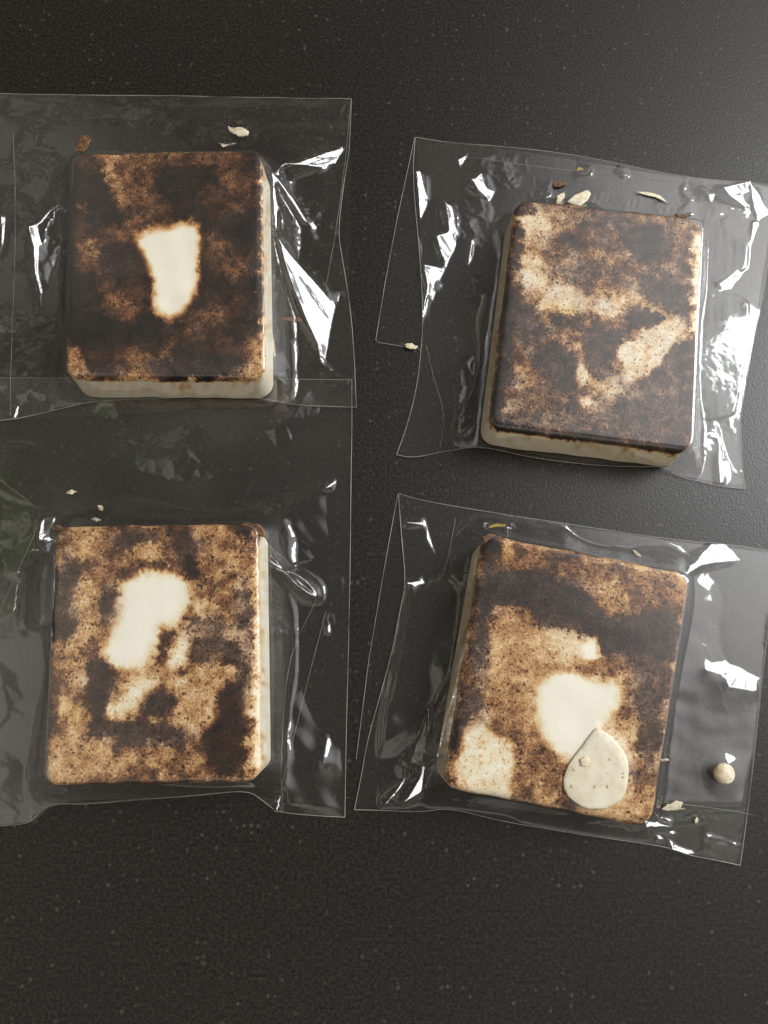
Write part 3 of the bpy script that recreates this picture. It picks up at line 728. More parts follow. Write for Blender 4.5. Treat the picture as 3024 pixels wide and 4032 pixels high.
BAGS = [
    dict(reg=R1, soap=0, lift=1.2, seed=11,
         top=[(-260, 62), (0, 76), (300, 82), (700, 86), (1100, 92), (1530, 101)],
         right=[(1530, 101), (1527, 200), (1520, 330), (1500, 450), (1480, 600), (1475, 700), (1492, 800), (1502, 860), (1525, 1000), (1542, 1200), (1552, 1442)],
         bottom=[(-260, 1525), (0, 1500), (58, 1494), (140, 1478), (290, 1442), (400, 1416), (650, 1408), (1000, 1398), (1190, 1412), (1300, 1434), (1552, 1442)],
         left=[(-260, 62), (-262, 800), (-260, 1525)],
         back=[(-255, 70), (1526, 104), (1529, 500), (1520, 1000), (1550, 1440), (1300, 1430), (-255, 1515)],
         lines=[[(1530, 101), (1505, 360), (1470, 640), (1415, 950)], [(60, 250), (75, 600), (60, 1000), (50, 1480)]],
         hl=W([(1195, 428), (1230, 405), (1330, 368), (1430, 336), (1515, 314), (1522, 345), (1500, 370), (1400, 400), (1300, 414), (1210, 434)],
              [(1183, 420), (1196, 430), (1202, 520), (1213, 620), (1208, 678), (1198, 682), (1189, 600), (1184, 500)],
              [(1198, 440), (1216, 452), (1284, 545), (1338, 640), (1325, 638), (1258, 542)],
              [(1335, 638), (1400, 660), (1476, 706), (1474, 728), (1400, 692)],
              [(1212, 700), (1260, 770), (1330, 850), (1400, 930), (1440, 985), (1465, 1000), (1478, 940), (1500, 970), (1520, 1040), (1530, 1150), (1540, 1290), (1530, 1305), (1470, 1270), (1400, 1215), (1388, 1190), (1385, 1170), (1330, 1060), (1280, 940), (1240, 820)],
              [(120, 655), (172, 640), (180, 680), (172, 770), (167, 860), (187, 940), (237, 1027), (212, 1010), (176, 940), (152, 860), (143, 740)],
              [(170, 640), (200, 598), (250, 568), (300, 562), (262, 582), (212, 618), (187, 652)],
              [(235, 1020), (225, 930), (245, 830), (272, 700), (260, 790), (242, 900), (245, 990)],
              [(0, 600), (22, 640), (20, 720), (0, 790), (8, 700)],
              [(55, 1492), (72, 1438), (88, 1438), (76, 1484)]),
         soft=[[(0, 150), (200, 160), (500, 170), (900, 175), (1500, 190), (1500, 150), (1200, 145), (700, 158), (300, 135), (0, 100)]],
         label="clear cellophane bag around the darkest soap bar, wide white glint at right"),
    dict(reg=R2, soap=1, lift=0.5, seed=23,
         top=[(240, 93), (400, 118), (600, 130), (820, 155), (1000, 186), (1200, 230), (1400, 262), (1600, 275), (1700, 292)],
         right=[(1700, 292), (1665, 560), (1638, 750), (1602, 900), (1576, 1050), (1553, 1180), (1538, 1270), (1548, 1400), (1570, 1507)],
         bottom=[(165, 1370), (230, 1383), (350, 1358), (500, 1334), (700, 1382), (900, 1408), (1100, 1420), (1240, 1420), (1300, 1460), (1400, 1480), (1465, 1497), (1570, 1507)],
         left=[(240, 93), (228, 250), (262, 600), (272, 830), (265, 930), (250, 1080), (215, 1230), (165, 1370)],
         back=[(245, 98), (600, 138), (1200, 238), (1600, 282), (1692, 300), (1600, 880), (1548, 1190), (1562, 1498), (1300, 1452), (1230, 1412), (900, 1400), (500, 1330), (230, 1378), (172, 1366), (262, 930), (265, 600)],
         flap=[(238, 92), (165, 430), (120, 670), (80, 915), (262, 945), (275, 830), (262, 600), (228, 250)],
         lines=[[(238, 92), (165, 430), (120, 670), (80, 915), (262, 945)], [(1400, 420), (1385, 700), (1365, 1000), (1352, 1250)], [(430, 170), (800, 220), (1250, 265), (1620, 290)], [(340, 1340), (360, 1200), (310, 1050), (285, 930)]],
         hl=W([(238, 228), (262, 228), (292, 380), (305, 500), (302, 600), (284, 560), (260, 430)],
              [(455, 265), (510, 225), (525, 290), (570, 310), (630, 380), (618, 402), (560, 352), (490, 304)],
              [(410, 182), (450, 163), (457, 195), (420, 204)],
              [(353, 350), (387, 370), (400, 430), (403, 560), (385, 520), (370, 430)],
              [(318, 490), (370, 475), (402, 560), (470, 715), (398, 650), (343, 560)],
              [(265, 598), (330, 616), (400, 654), (470, 716), (400, 700), (300, 646)],
              [(270, 610), (292, 640), (342, 770), (326, 792), (288, 700)],
              [(260, 832), (272, 780), (296, 640), (304, 640), (288, 720)],
              [(330, 793), (412, 762), (340, 811)],
              [(470, 500), (478, 580), (460, 640), (452, 600)],
              [(1460, 300), (1592, 268), (1562, 310), (1510, 330), (1585, 370), (1602, 422), (1558, 368), (1498, 337)],
              [(1588, 275), (1625, 330), (1650, 400), (1672, 480), (1640, 470), (1600, 380)],
              [(1458, 686), (1530, 640), (1600, 620), (1660, 568), (1648, 640), (1638, 752), (1590, 732), (1520, 696)],
              [(1440, 1238), (1480, 1278), (1530, 1368), (1554, 1425), (1540, 1425), (1478, 1332)],
              [(1470, 1290), (1490, 1350), (1478, 1480), (1462, 1490), (1462, 1380)],
              [(1600, 430), (1622, 440), (1610, 540), (1600, 620), (1588, 620), (1594, 500)]),
         soft=[[(1415, 460), (1500, 430), (1570, 450), (1565, 600), (1545, 800), (1520, 980), (1470, 1100), (1400, 1120), (1395, 900), (1405, 600)],
               [(1000, 330), (1250, 380), (1560, 380), (1590, 420), (1420, 430), (1200, 400), (950, 340)]],
         calm=[[(1420, 480), (1480, 470), (1575, 520), (1565, 620), (1470, 660), (1450, 700), (1530, 730), (1580, 760), (1575, 900), (1545, 1100), (1520, 1200), (1440, 1225), (1385, 1150), (1395, 900), (1410, 700)]],
         yel=[[(838, 203), (900, 206), (947, 222), (900, 237), (860, 226)], [(666, 292), (740, 299), (802, 320), (740, 312)]],
         label="clear bag around the cream and brown soap bar, full of sharp white glints"),
    dict(reg=R3, soap=2, lift=0.4, seed=37,
         top=[(-270, -235), (400, -232), (1000, -230), (1532, -226)],
         right=[(1532, -226), (1533, 0), (1529, 170), (1525, 600), (1515, 1060), (1508, 1300), (1502, 1678)],
         bottom=[(-270, 1735), (0, 1716), (135, 1707), (182, 1640), (250, 1618), (380, 1622), (600, 1602), (900, 1580), (1080, 1560), (1150, 1610), (1205, 1655), (1350, 1670), (1502, 1678)],
         left=[(-270, -235), (-272, 700), (-270, 1735)],
         back=[(-265, -228), (1526, -220), (1518, 600), (1508, 1060), (1496, 1670), (1205, 1650), (1080, 1552), (600, 1595), (250, 1610), (140, 1700), (-265, 1728)],
         lines=[[(110, 620), (112, 1100), (125, 1500), (135, 1700)], [(1230, 1640), (1245, 1000), (1380, 730)], [(1210, 1640), (1330, 1120), (1420, 780)], [(0, 790), (170, 400)]],
         hl=W([(182, 452), (195, 400), (217, 378), (210, 440), (198, 480), (182, 480)],
              [(196, 500), (240, 470), (264, 466), (262, 492), (228, 496), (200, 530), (180, 570), (152, 640), (144, 760), (132, 860), (127, 760), (142, 640), (170, 550)],
              [(228, 520), (250, 535), (249, 600), (241, 700), (233, 800), (225, 800), (228, 690), (233, 580)],
              [(225, 800), (232, 800), (222, 920), (215, 960)],
              [(1510, 1060), (1495, 1120), (1488, 1200), (1452, 1332), (1406, 1448), (1422, 1350), (1458, 1230), (1478, 1130), (1500, 1062)],
              [(1415, 245), (1480, 200), (1524, 166), (1522, 174), (1480, 208), (1425, 248)],
              [(1198, 1652), (1222, 1568), (1230, 1572), (1210, 1652)],
              [(138, 1700), (160, 1668), (186, 1634), (190, 1642), (165, 1676), (146, 1704)],
              [(1425, 860), (1440, 800), (1442, 830), (1432, 880)]),
         loops=[[(1090, 450), (1086, 480), (1103, 532), (1150, 572), (1240, 614), (1290, 667), (1345, 707), (1378, 722), (1380, 700), (1332, 648), (1282, 616), (1240, 600), (1195, 555), (1150, 500), (1112, 455), (1090, 448)]],
         soft=[[(1250, 1500), (1300, 1150), (1360, 1120), (1480, 1140), (1450, 1330), (1495, 1660), (1250, 1640)],
               [(0, 80), (300, 100), (450, 150), (300, 300), (150, 300), (0, 200)], [(1260, 360), (1500, 200), (1500, 420), (1350, 480)]],
         label="clear cellophane bag around the speckled tan soap bar, partly tucked under the bag above it"),
    dict(reg=R4, soap=3, lift=0.5, seed=41,
         top=[(217, 93), (300, 118), (480, 150), (700, 185), (900, 215), (1100, 245), (1340, 278), (1500, 290), (1690, 318)],
         right=[(1690, 318), (1662, 600), (1626, 900), (1590, 1250), (1550, 1543)],
         bottom=[(45, 1326), (150, 1328), (300, 1336), (420, 1318), (600, 1368), (900, 1418), (1100, 1447), (1270, 1472), (1360, 1506), (1450, 1521), (1550, 1543)],
         left=[(217, 93), (228, 250), (246, 438), (225, 540), (190, 720), (140, 900), (95, 1060), (75, 1180), (45, 1326)],
         back=[(222, 100), (480, 156), (900, 222), (1340, 285), (1682, 326), (1620, 900), (1544, 1534), (1360, 1498), (1270, 1464), (900, 1410), (600, 1360), (420, 1312), (300, 1328), (52, 1320), (100, 1060), (195, 720), (240, 440)],
         flap=[(215, 93), (180, 280), (150, 450), (100, 750), (55, 1130), (70, 1190), (95, 1060), (190, 720), (240, 440)],
         lines=[[(215, 93), (180, 280), (150, 450), (100, 750), (52, 1130)], [(1240, 1290), (1400, 1310), (1600, 1345)], [(500, 360), (440, 780), (400, 1000)], [(440, 190), (400, 400), (360, 440)], [(1350, 540), (1450, 800), (1520, 1000)]],
         hl=W([(245, 202), (332, 206), (332, 213), (245, 211)],
              [(326, 210), (340, 212), (340, 262), (358, 310), (378, 332), (358, 324), (328, 272)],
              [(375, 330), (392, 290), (418, 260), (424, 264), (399, 294), (382, 332)],
              [(245, 438), (300, 434), (342, 422), (320, 447), (280, 451), (250, 447)],
              [(482, 660), (474, 760), (442, 840), (431, 830), (455, 740)],
              [(442, 820), (433, 880), (402, 980), (383, 1080), (356, 1118), (383, 1010), (408, 920), (425, 850)],
              [(338, 915), (352, 928), (347, 1000), (325, 1060), (318, 1120), (300, 1190), (270, 1240), (218, 1308), (250, 1295), (302, 1262), (352, 1192), (377, 1110), (342, 1148), (318, 1172), (322, 1110), (328, 1000)],
              [(152, 1312), (212, 1240), (268, 1163), (282, 1180), (226, 1238), (168, 1304)],
              [(1335, 402), (1388, 340), (1438, 288), (1600, 306), (1675, 316), (1670, 338), (1560, 348), (1450, 364), (1400, 374), (1347, 408)],
              [(1413, 780), (1470, 748), (1500, 763), (1530, 752), (1540, 700), (1573, 688), (1610, 658), (1602, 720), (1617, 862), (1503, 847), (1500, 817), (1470, 792)],
              [(1190, 1373), (1240, 1381), (1308, 1405), (1260, 1412), (1200, 1404)],
              [(1362, 1402), (1378, 1425), (1364, 1503), (1350, 1503), (1358, 1430)],
              [(1228, 1430), (1250, 1432), (1246, 1446), (1230, 1442)]),
         loops=[[(1365, 1405), (1320, 1425), (1275, 1445), (1285, 1480), (1350, 1500)], [(1420, 1430), (1500, 1438), (1530, 1462), (1552, 1438)]],
         soft=[[(260, 450), (480, 440), (440, 800), (300, 1000), (160, 1100), (190, 780)], [(1360, 420), (1640, 400), (1600, 900), (1560, 1300), (1260, 1300), (1300, 900)]],
         yel=[[(528, 205), (555, 218), (600, 201), (668, 210), (640, 224), (570, 234)]],
         label="clear cellophane bag around the soap bar with the loose flake, top right corner glinting white"),
]

BEAD_PX = Z(R4, [(1487, 1185)])[0]
FLAKE = [(990, 1005), (1030, 1022), (1060, 1050), (1085, 1080), (1105, 1110), (1116, 1145), (1118, 1180), (1110, 1240), (1095, 1280), (1070, 1305), (1020, 1325), (960, 1325), (930, 1315), (900, 1295), (875, 1270), (862, 1240), (860, 1205), (868, 1180), (880, 1172), (876, 1158), (905, 1115), (930, 1085), (960, 1042)]
FLAKE_W = unproject(Z(R4, FLAKE), HS + 0.8 * MM)


def facet_noise(X, Y, spacing, amp, seed):
    r = np.random.default_rng(seed)
    x0, x1, y0, y1 = X.min() - spacing, X.max() + spacing, Y.min() - spacing, Y.max() + spacing
    n = int((x1 - x0) * (y1 - y0) / spacing ** 2)
    P = np.column_stack([r.uniform(x0, x1, n), r.uniform(y0, y1, n)])
    P = np.vstack([P, [[x0, y0], [x1, y0], [x1, y1], [x0, y1]]])
    Hh = r.normal(0, amp, len(P))
    vs, _, fs, _, _, _ = delaunay_2d_cdt([Vector(p) for p in P], [], [], 0, 1e-7)
    out = np.zeros(X.shape)
    dx = X[0, 1] - X[0, 0]; dy = Y[1, 0] - Y[0, 0]; ox, oy = X[0, 0], Y[0, 0]
    V = np.array([(v[0], v[1]) for v in vs])
    for f in fs:
        a, b, c = (V[i] for i in f); ha, hb, hc = (Hh[i] if i < len(Hh) else 0 for i in f)
        i0 = max(int((min(a[0], b[0], c[0]) - ox) / dx), 0); i1 = min(int((max(a[0], b[0], c[0]) - ox) / dx) + 2, X.shape[1])
        j0 = max(int((min(a[1], b[1], c[1]) - oy) / dy), 0); j1 = min(int((max(a[1], b[1], c[1]) - oy) / dy) + 2, X.shape[0])
        if i1 <= i0 or j1 <= j0: continue
        xs = X[j0:j1, i0:i1]; ys = Y[j0:j1, i0:i1]
        det = (b[1] - c[1]) * (a[0] - c[0]) + (c[0] - b[0]) * (a[1] - c[1])
        if abs(det) < 1e-14: continue
        l1 = ((b[1] - c[1]) * (xs - c[0]) + (c[0] - b[0]) * (ys - c[1])) / det
        l2 = ((c[1] - a[1]) * (xs - c[0]) + (a[0] - c[0]) * (ys - c[1])) / det
        l3 = 1 - l1 - l2
        m = (l1 >= -1e-6) & (l2 >= -1e-6) & (l3 >= -1e-6)
        sub = out[j0:j1, i0:i1]
        sub[m] = (l1 * ha + l2 * hb + l3 * hc)[m]
    return out


def blur(a, k):
    for _ in range(k):
        p = np.pad(a, 1, mode='edge')
        a = (p[1:-1, :-2] + 2 * p[1:-1, 1:-1] + p[1:-1, 2:]) / 4
        p = np.pad(a, 1, mode='edge')
        a = (p[:-2, 1:-1] + 2 * p[1:-1, 1:-1] + p[2:, 1:-1]) / 4
    return a


def target_grad(X, Y, Zz, ldir, ldist):
    """surface slope that mirrors the lamp to the viewer"""
    v = np.stack([cam_pos[0] - X, cam_pos[1] - Y, cam_pos[2] - Zz], -1)
    v /= np.linalg.norm(v, axis=-1)[..., None]
    L = ldir * ldist - np.stack([X, Y, Zz], -1)
    L /= np.linalg.norm(L, axis=-1)[..., None]
    nn = v + L
    return -nn[..., 0] / nn[..., 2], -nn[..., 1] / nn[..., 2]


def cubic_sample(A, fx, fy):
    ix = np.clip(np.floor(fx).astype(int), 1, A.shape[1] - 3); iy = np.clip(np.floor(fy).astype(int), 1, A.shape[0] - 3)
    tx, ty = fx - ix, fy - iy
    def wts(t): return [(-t ** 3 + 3 * t ** 2 - 3 * t + 1) / 6, (3 * t ** 3 - 6 * t ** 2 + 4) / 6, (-3 * t ** 3 + 3 * t ** 2 + 3 * t + 1) / 6, t ** 3 / 6]
    wx, wy = wts(tx), wts(ty)
    s = np.zeros(fx.shape)
    for b in range(4):
        for a in range(4):
            s += A[iy + b - 1, ix + a - 1] * wx[a] * wy[b]
    return s


def solve_height(zs, GX, GY, WX, WY, MU, d, z0, iters=110):
    """least squares heights from wanted slopes, conjugate gradients"""
    gx, gy = GX * d, GY * d
    def AtA(z):
        r_ = MU * z
        ex = WX * (z[:, 1:] - z[:, :-1]); r_[:, 1:] += ex; r_[:, :-1] -= ex
        ey = WY * (z[1:] - z[:-1]); r_[1:] += ey; r_[:-1] -= ey
        return r_
    b = MU * z0
    ex = WX * gx; b[:, 1:] += ex; b[:, :-1] -= ex
    ey = WY * gy; b[1:] += ey; b[:-1] -= ey
    D = MU.copy(); D[:, 1:] += WX; D[:, :-1] += WX; D[1:] += WY; D[:-1] += WY
    x = zs.copy(); r_ = b - AtA(x); z_ = r_ / D; p = z_.copy(); rz = (r_ * z_).sum()
    for _ in range(iters):
        Ap = AtA(p); al = rz / (p * Ap).sum()
        x += al * p; r_ -= al * Ap; z_ = r_ / D; rn = (r_ * z_).sum()
        p = z_ + (rn / rz) * p; rz = rn
    return x


def resample(c, n):
    c = np.asarray(c, float)
    L = np.concatenate([[0], np.cumsum(np.linalg.norm(np.diff(c, axis=0), axis=1))])
    s = np.linspace(0, L[-1], n)
    return np.stack([np.interp(s, L, c[:, 0]), np.interp(s, L, c[:, 1])], -1)


def chaikin(c):
    c = np.asarray(c, float)
    for _ in range(2):
        q = c[:-1] * 0.75 + c[1:] * 0.25; r_ = c[:-1] * 0.25 + c[1:] * 0.75
        c = np.vstack([c[:1], np.stack([q, r_], 1).reshape(-1, 2), c[-1:]])
    return c


def build_bag(B):
    reg = B['reg']; lift = B['lift'] * MM
    d = 0.32 * MM
    side = {k: unproject(Z(reg, B[k]), lift) for k in ('top', 'right', 'bottom', 'left')}
    side = {k: chaikin(v) for k, v in side.items()}
    outline = np.vstack([side['top'], side['right'][1:], side['bottom'][::-1][1:], side['left'][::-1][1:-1]])
    x0, y0 = outline.min(0) - 4 * MM; x1, y1 = outline.max(0) + 4 * MM
    xs = np.arange(x0, x1, d); ys = np.arange(y0, y1, d)
    X, Y = np.meshgrid(xs, ys)
    so = SOAPS[B['soap']]
    P = so['world_top']; c = P.mean(0)
    Pin = c + (P - c) * (1 - 5 * MM / np.linalg.norm(P - c, axis=1))[:, None]
    di = np.maximum(sdist(Pin, X, Y) - 3.4 * MM, 0)
    do = np.maximum(-sdist(outline, X, Y), 0)
    reach = ((8.5 if B['soap'] == 1 else 11) + 2 * wave_noise(X, Y, 60 * MM, B['seed'])) * MM
    dd = np.minimum(do, np.maximum(reach - di, 0))
    f = dd / (dd + di + 1e-9)
    hh = HS + 0.35 * MM
    z0 = lift + (hh - lift) * np.clip(f, 0, 1) ** 1.6
    z0 = blur(z0, 5)
    outside = smooth(0, 4 * MM, di)
    edgefall = smooth(0, 6 * MM, do)
    z0 += outside * (0.35 + 0.65 * edgefall) * (facet_noise(X, Y, 12 * MM, 0.40 * MM, B['seed']) + facet_noise(X, Y, 5.5 * MM, 0.12 * MM, B['seed'] + 1)
                        + 0.25 * MM * wave_noise(X, Y, 34 * MM, B['seed'] + 2)
                        - (0.06 if B['soap'] == 2 else 0.13) * MM * np.abs(wave_noise(X, Y, 13 * MM, B['seed'] + 21)) - (0.02 if B['soap'] == 2 else 0.05) * MM * np.abs(wave_noise(X, Y, 5 * MM, B['seed'] + 22)))
    z0 = np.maximum(z0, lift * 0.8 + 0.1 * MM)
    if B['soap'] == 3:
        sd = sdist(FLAKE_W, X, Y)
        z0 = np.maximum(z0, np.where(sd < 3 * MM, HS + 0.75 * MM * smooth(3.2 * MM, -3 * MM, sd) + 0.3 * MM, 0) * (di <= 0))
        bw = unproject(BEAD_PX, 2 * MM)
        rb = np.hypot(X - bw[0], Y - bw[1])
        z0 = np.maximum(z0, lift + 5.2 * MM * smooth(8 * MM, 1.5 * MM, rb))
    gx0 = (z0[:, 1:] - z0[:, :-1]) / d; gy0 = (z0[1:] - z0[:-1]) / d
    z = z0
    for it in range(2):
        PX, PY = project(X, Y, z)
        w = np.zeros(X.shape); tx = np.zeros(X.shape); ty = np.zeros(X.shape)
        wx_, wy_ = target_grad(X, Y, z, WIN_DIR, WIN_DIST)
        # fine corrugation and the window's own unevenness
        rip = 0.008 * wave_noise(X, Y, 5 * MM, B['seed'] + 5)
        yx_, yy_ = target_grad(X, Y, z, YEL_DIR, 1.2)
        for _, poly in B['hl']:
            pz = Z(reg, poly)
            m = inside(pz, PX, PY) | (seg_dist(pz, PX, PY) < 2.5)
            pw = np.column_stack([X[m], Y[m]])
            if len(pw) < 8: continue
            _, _, ax = np.linalg.svd(pw - pw.mean(0), full_matrices=False)
            al, pe = (pw - pw.mean(0)) @ ax[0], (pw - pw.mean(0)) @ ax[1]
            al_ = al / (abs(al).max() + 1e-9); fan = pe / (1.15 + al_ * np.sign((abs(pe) * al_).sum()) )
            st_r = wave_noise(fan * 1.0 + 7 * len(poly), al * 0.06, 1.9 * MM, B['seed'] + len(poly)) + 0.15 * wave_noise(pw[:, 0], pw[:, 1], 5 * MM, B['seed'] + 3)
            st_r *= 0.06
            w[m] = 60; tx[m] = wx_[m] + st_r * ax[1][0] + rip[m]; ty[m] = wy_[m] + st_r * ax[1][1] + rip[m] * 0.5
        for lp in B.get('loops', []):
            m = seg_dist(Z(reg, lp), PX, PY, closed=False) < 4.5
            w[m] = 60; tx[m] = wx_[m]; ty[m] = wy_[m]
        for poly in B.get('yel', []):
            m = inside(Z(reg, poly), PX, PY)
            w[m] = 60; tx[m] = yx_[m]; ty[m] = yy_[m]
        for poly in B.get('soft', []):
            k = smooth(25, -45, sdist(Z(reg, poly), PX, PY)) * (w == 0)
            strength = 0.42
            var = strength + 0.12 * wave_noise(X, Y, 9 * MM, B['seed'] + 9) + (-0.10 + 0.20 * wave_noise(X, Y, 2.4 * MM, B['seed'] + 10) if B['soap'] == 1 else 0)
            m = k > 0.02
            w[m] = (2.0 if B['soap'] == 1 else 3) * k[m]; tx[m] = (wx_ * var)[m]; ty[m] = (wy_ * var)[m]
        for poly in B.get('calm', []):
            m = (sdist(Z(reg, poly), PX, PY) < 0) & (w < 50)
            cr = -0.045 + 0.03 * wave_noise(X, Y, 2.6 * MM, B['seed'] + 15) + 0.03 * wave_noise(X, Y, 8 * MM, B['seed'] + 16)
            w[m] = 20; tx[m] = -cr[m]; ty[m] = cr[m] * 0.3 - 0.01
        WX = 0.25 + np.minimum(w[:, 1:], w[:, :-1]); WY = 0.25 + np.minimum(w[1:], w[:-1])
        mixx = np.minimum(w[:, 1:], w[:, :-1]) / (np.minimum(w[:, 1:], w[:, :-1]) + 0.25)
        mixy = np.minimum(w[1:], w[:-1]) / (np.minimum(w[1:], w[:-1]) + 0.25)
        GX = gx0 * (1 - mixx) + (tx[:, 1:] + tx[:, :-1]) / 2 * mixx
        GY = gy0 * (1 - mixy) + (ty[1:] + ty[:-1]) / 2 * mixy
        MU = np.full(X.shape, 0.0015)
        MU[(di <= 0)] = 0.25
        MU[(do < 2 * MM)] = 0.01
        MU[do <= 0] = 0.05
        z = z0
        for rw in range(4):
            if rw:
                ex = np.abs((z[:, 1:] - z[:, :-1]) / d - GX); ey = np.abs((z[1:] - z[:-1]) / d - GY)
                ex2 = blur(ex, 1); ey2 = blur(ey, 1)
                WX2 = WX * np.where(mixx > 0.9, 1, np.clip(0.10 / (ex2 + 0.012), 0.1, 6)); WY2 = WY * np.where(mixy > 0.9, 1, np.clip(0.10 / (ey2 + 0.012), 0.1, 6))
            else:
                WX2, WY2 = WX, WY
            z = solve_height(z, GX, GY, WX2, WY2, MU, d, z0)
        z = np.maximum(z, 0.45 * MM)
        z = np.where(di <= 0, np.maximum(z, HS + 0.12 * MM), z)
    # Coons patch through the outline
    nu = int(np.linalg.norm(side['top'][-1] - side['top'][0]) / (0.31 * MM)); nv = int(np.linalg.norm(side['right'][-1] - side['right'][0]) / (0.31 * MM))
    T, Bo = resample(side['top'], nu), resample(side['bottom'], nu)
    Lf, Rt = resample(side['left'], nv), resample(side['right'], nv)
    s = np.linspace(0, 1, nu)[None, :, None]; t = np.linspace(0, 1, nv)[:, None, None]
    Q = (1 - t) * T[None] + t * Bo[None] + (1 - s) * Lf[:, None] + s * Rt[:, None] \
        - ((1 - s) * (1 - t) * T[0] + s * (1 - t) * T[-1] + (1 - s) * t * Bo[0] + s * t * Bo[-1])
    zz = cubic_sample(z, (Q[..., 0] - x0) / d, (Q[..., 1] - y0) / d)
    V = np.concatenate([Q, zz[..., None]], -1)
    idx = np.arange(nu * nv).reshape(nv, nu)
    F = np.stack([idx[1:, :-1], idx[1:, 1:], idx[:-1, 1:], idx[:-1, :-1]], -1).reshape(-1, 4)
    root = bpy.data.objects.new("cellophane_bag", None); col.objects.link(root)
    root.empty_display_size = 0.01
    tag(root, B['label'], "plastic bag", "clear cellophane bags holding the soap bars")
    mesh_obj("front_sheet", V.reshape(-1, 3), F, M_FILM, root)
    er = 0.11 * MM
    edge = np.vstack([V[0], V[1:, -1]])
    tube("cut_edge", edge + [0, 0, er], er, M_EDGE, root)
    edge = np.vstack([V[1:, 0], V[-1][1:]])
    tube("cut_edge", edge + [0, 0, er], er, M_EDGE, root)

    def flat_sheet(name, poly, z_, mat, seed):
        Pw = unproject(Z(reg, poly + [poly[0]]), z_); Pw = resample(Pw, 90)[:-1]
        bx0, by0 = Pw.min(0); bx1, by1 = Pw.max(0)
        st_ = 2.5 * MM
        gx, gy = np.meshgrid(np.arange(bx0, bx1, st_), np.arange(by0, by1, st_))
        ins = -sdist(Pw, gx, gy) > st_ * 0.5
        pts = [Vector(p) for p in Pw] + [Vector((a, b)) for a, b in zip(gx[ins], gy[ins])]
        vs, _, fs, _, _, _ = delaunay_2d_cdt(pts, [], [list(range(len(Pw)))], 1, 1e-7)
        VV = [(v[0], v[1], z_ + 0.05 * MM * math.sin(v[0] * 160 + seed) * math.cos(v[1] * 130)) for v in vs]
        return mesh_obj(name, VV, [list(f_) for f_ in fs], mat, root)
    flat_sheet("back_sheet", B['back'], 0.22 * MM + (0.5 * MM if B['soap'] == 0 else 0), M_BACK, B['seed'])
    if 'flap' in B:
        fl = flat_sheet("adhesive_flap", B['flap'], 0.45 * MM, M_FLAP, B['seed'] + 1)
    for ln in B['lines']:
        pw = unproject(Z(reg, ln), 0.6 * MM)
        if not ('flap' in B and ln is B['lines'][0]): pw = chaikin(pw)
        pw = resample(pw, 60)
        zl = cubic_sample(z, (pw[:, 0] - x0) / d, (pw[:, 1] - y0) / d)
        ins = inside(outline, pw[:, 0], pw[:, 1])
        # follow the sheet inside the bag, lie on the table outside it
        zl = np.where(ins, zl + 0.05 * MM, 0.5 * MM)
        if 'flap' in B and ln is B['lines'][0]:
            zl = np.full(len(pw), 0.5 * MM); rr = 0.10 * MM; nm = "flap_edge"
        else:
            rr = 0.055 * MM; nm = "crease_line"
        tube(nm, np.column_stack([pw, zl]), rr, M_EDGE, root, sides=5)
    B['z'] = (z, x0, y0, d)
    return root


for B in BAGS:
    build_bag(B)


# ------------------------------------------------------------------ loose flakes and crumbs
def chip(name, reg, poly, z_, thick, mat, label, cat, group=None, seed=0, dome=0.0, sub=1):
    """an irregular flat piece with real thickness, rounded rim"""
    P = unproject(Z(reg, poly), z_ + thick)
    c0_ = P
    n = max(28, len(c0_)); q = resample(np.vstack([c0_, c0_[:1]]), n + 1)[:-1]
    r_ = np.random.default_rng(seed)
    ext = np.ptp(q, axis=0).max(); q = q + r_.normal(0, 0.035 * MM if ext > 8 * MM else 0.13 * MM, q.shape) * sub
    c = q.mean(0)
    prof = [(0.0, 1.0 + dome), (0.35, 1.0 + dome * 0.85), (0.7, 1.0 + dome * 0.45), (0.90, 1.0), (0.975, 0.8), (1.0, 0.45), (0.985, 0.12), (0.94, 0.0)]
    V = [(c[0], c[1], z_ + thick * prof[0][1])]
    for s_, hz in prof[1:]:
        for i in range(n):
            p = c + (q[i] - c) * s_
            V.append((p[0], p[1], z_ + thick * hz + (r_.normal(0, 0.03) * thick if 0.2 < hz else 0)))
    F = [[0, 1 + i, 1 + (i + 1) % n] for i in range(n)]
    for k in range(len(prof) - 2):
        a = 1 + k * n; b_ = a + n
        F += [[a + i, b_ + i, b_ + (i + 1) % n, a + (i + 1) % n] for i in range(n)]
    F.append([1 + (len(prof) - 2) * n + i for i in range(n)][::-1])
    o = mesh_obj(name, V, F, mat)
    if label: tag(o, label, cat, group)
    return o


flake = chip("soap_flake", R4, FLAKE, HS + 0.12 * MM, 0.6 * MM, M_FLAKE,
             "large pale green-specked soap flake lying on the bar with the heart-shaped patch", "soap flake", seed=3, dome=0.1)
nub = chip("nub", R4, [(925, 1130), (945, 1118), (962, 1124), (966, 1142), (952, 1158), (930, 1156)], HS + 0.7 * MM, 0.5 * MM, M_CREAM, None, None, seed=4, dome=0.4, sub=0.15)
nub.parent = flake
lay = chip("thin_layer", R4, [(880, 1172), (878, 1158), (905, 1118), (930, 1092), (965, 1120), (970, 1150), (930, 1190), (905, 1200)], HS + 0.62 * MM, 0.12 * MM, M_FLAKE, None, None, seed=5, sub=0.2)
lay.parent = flake

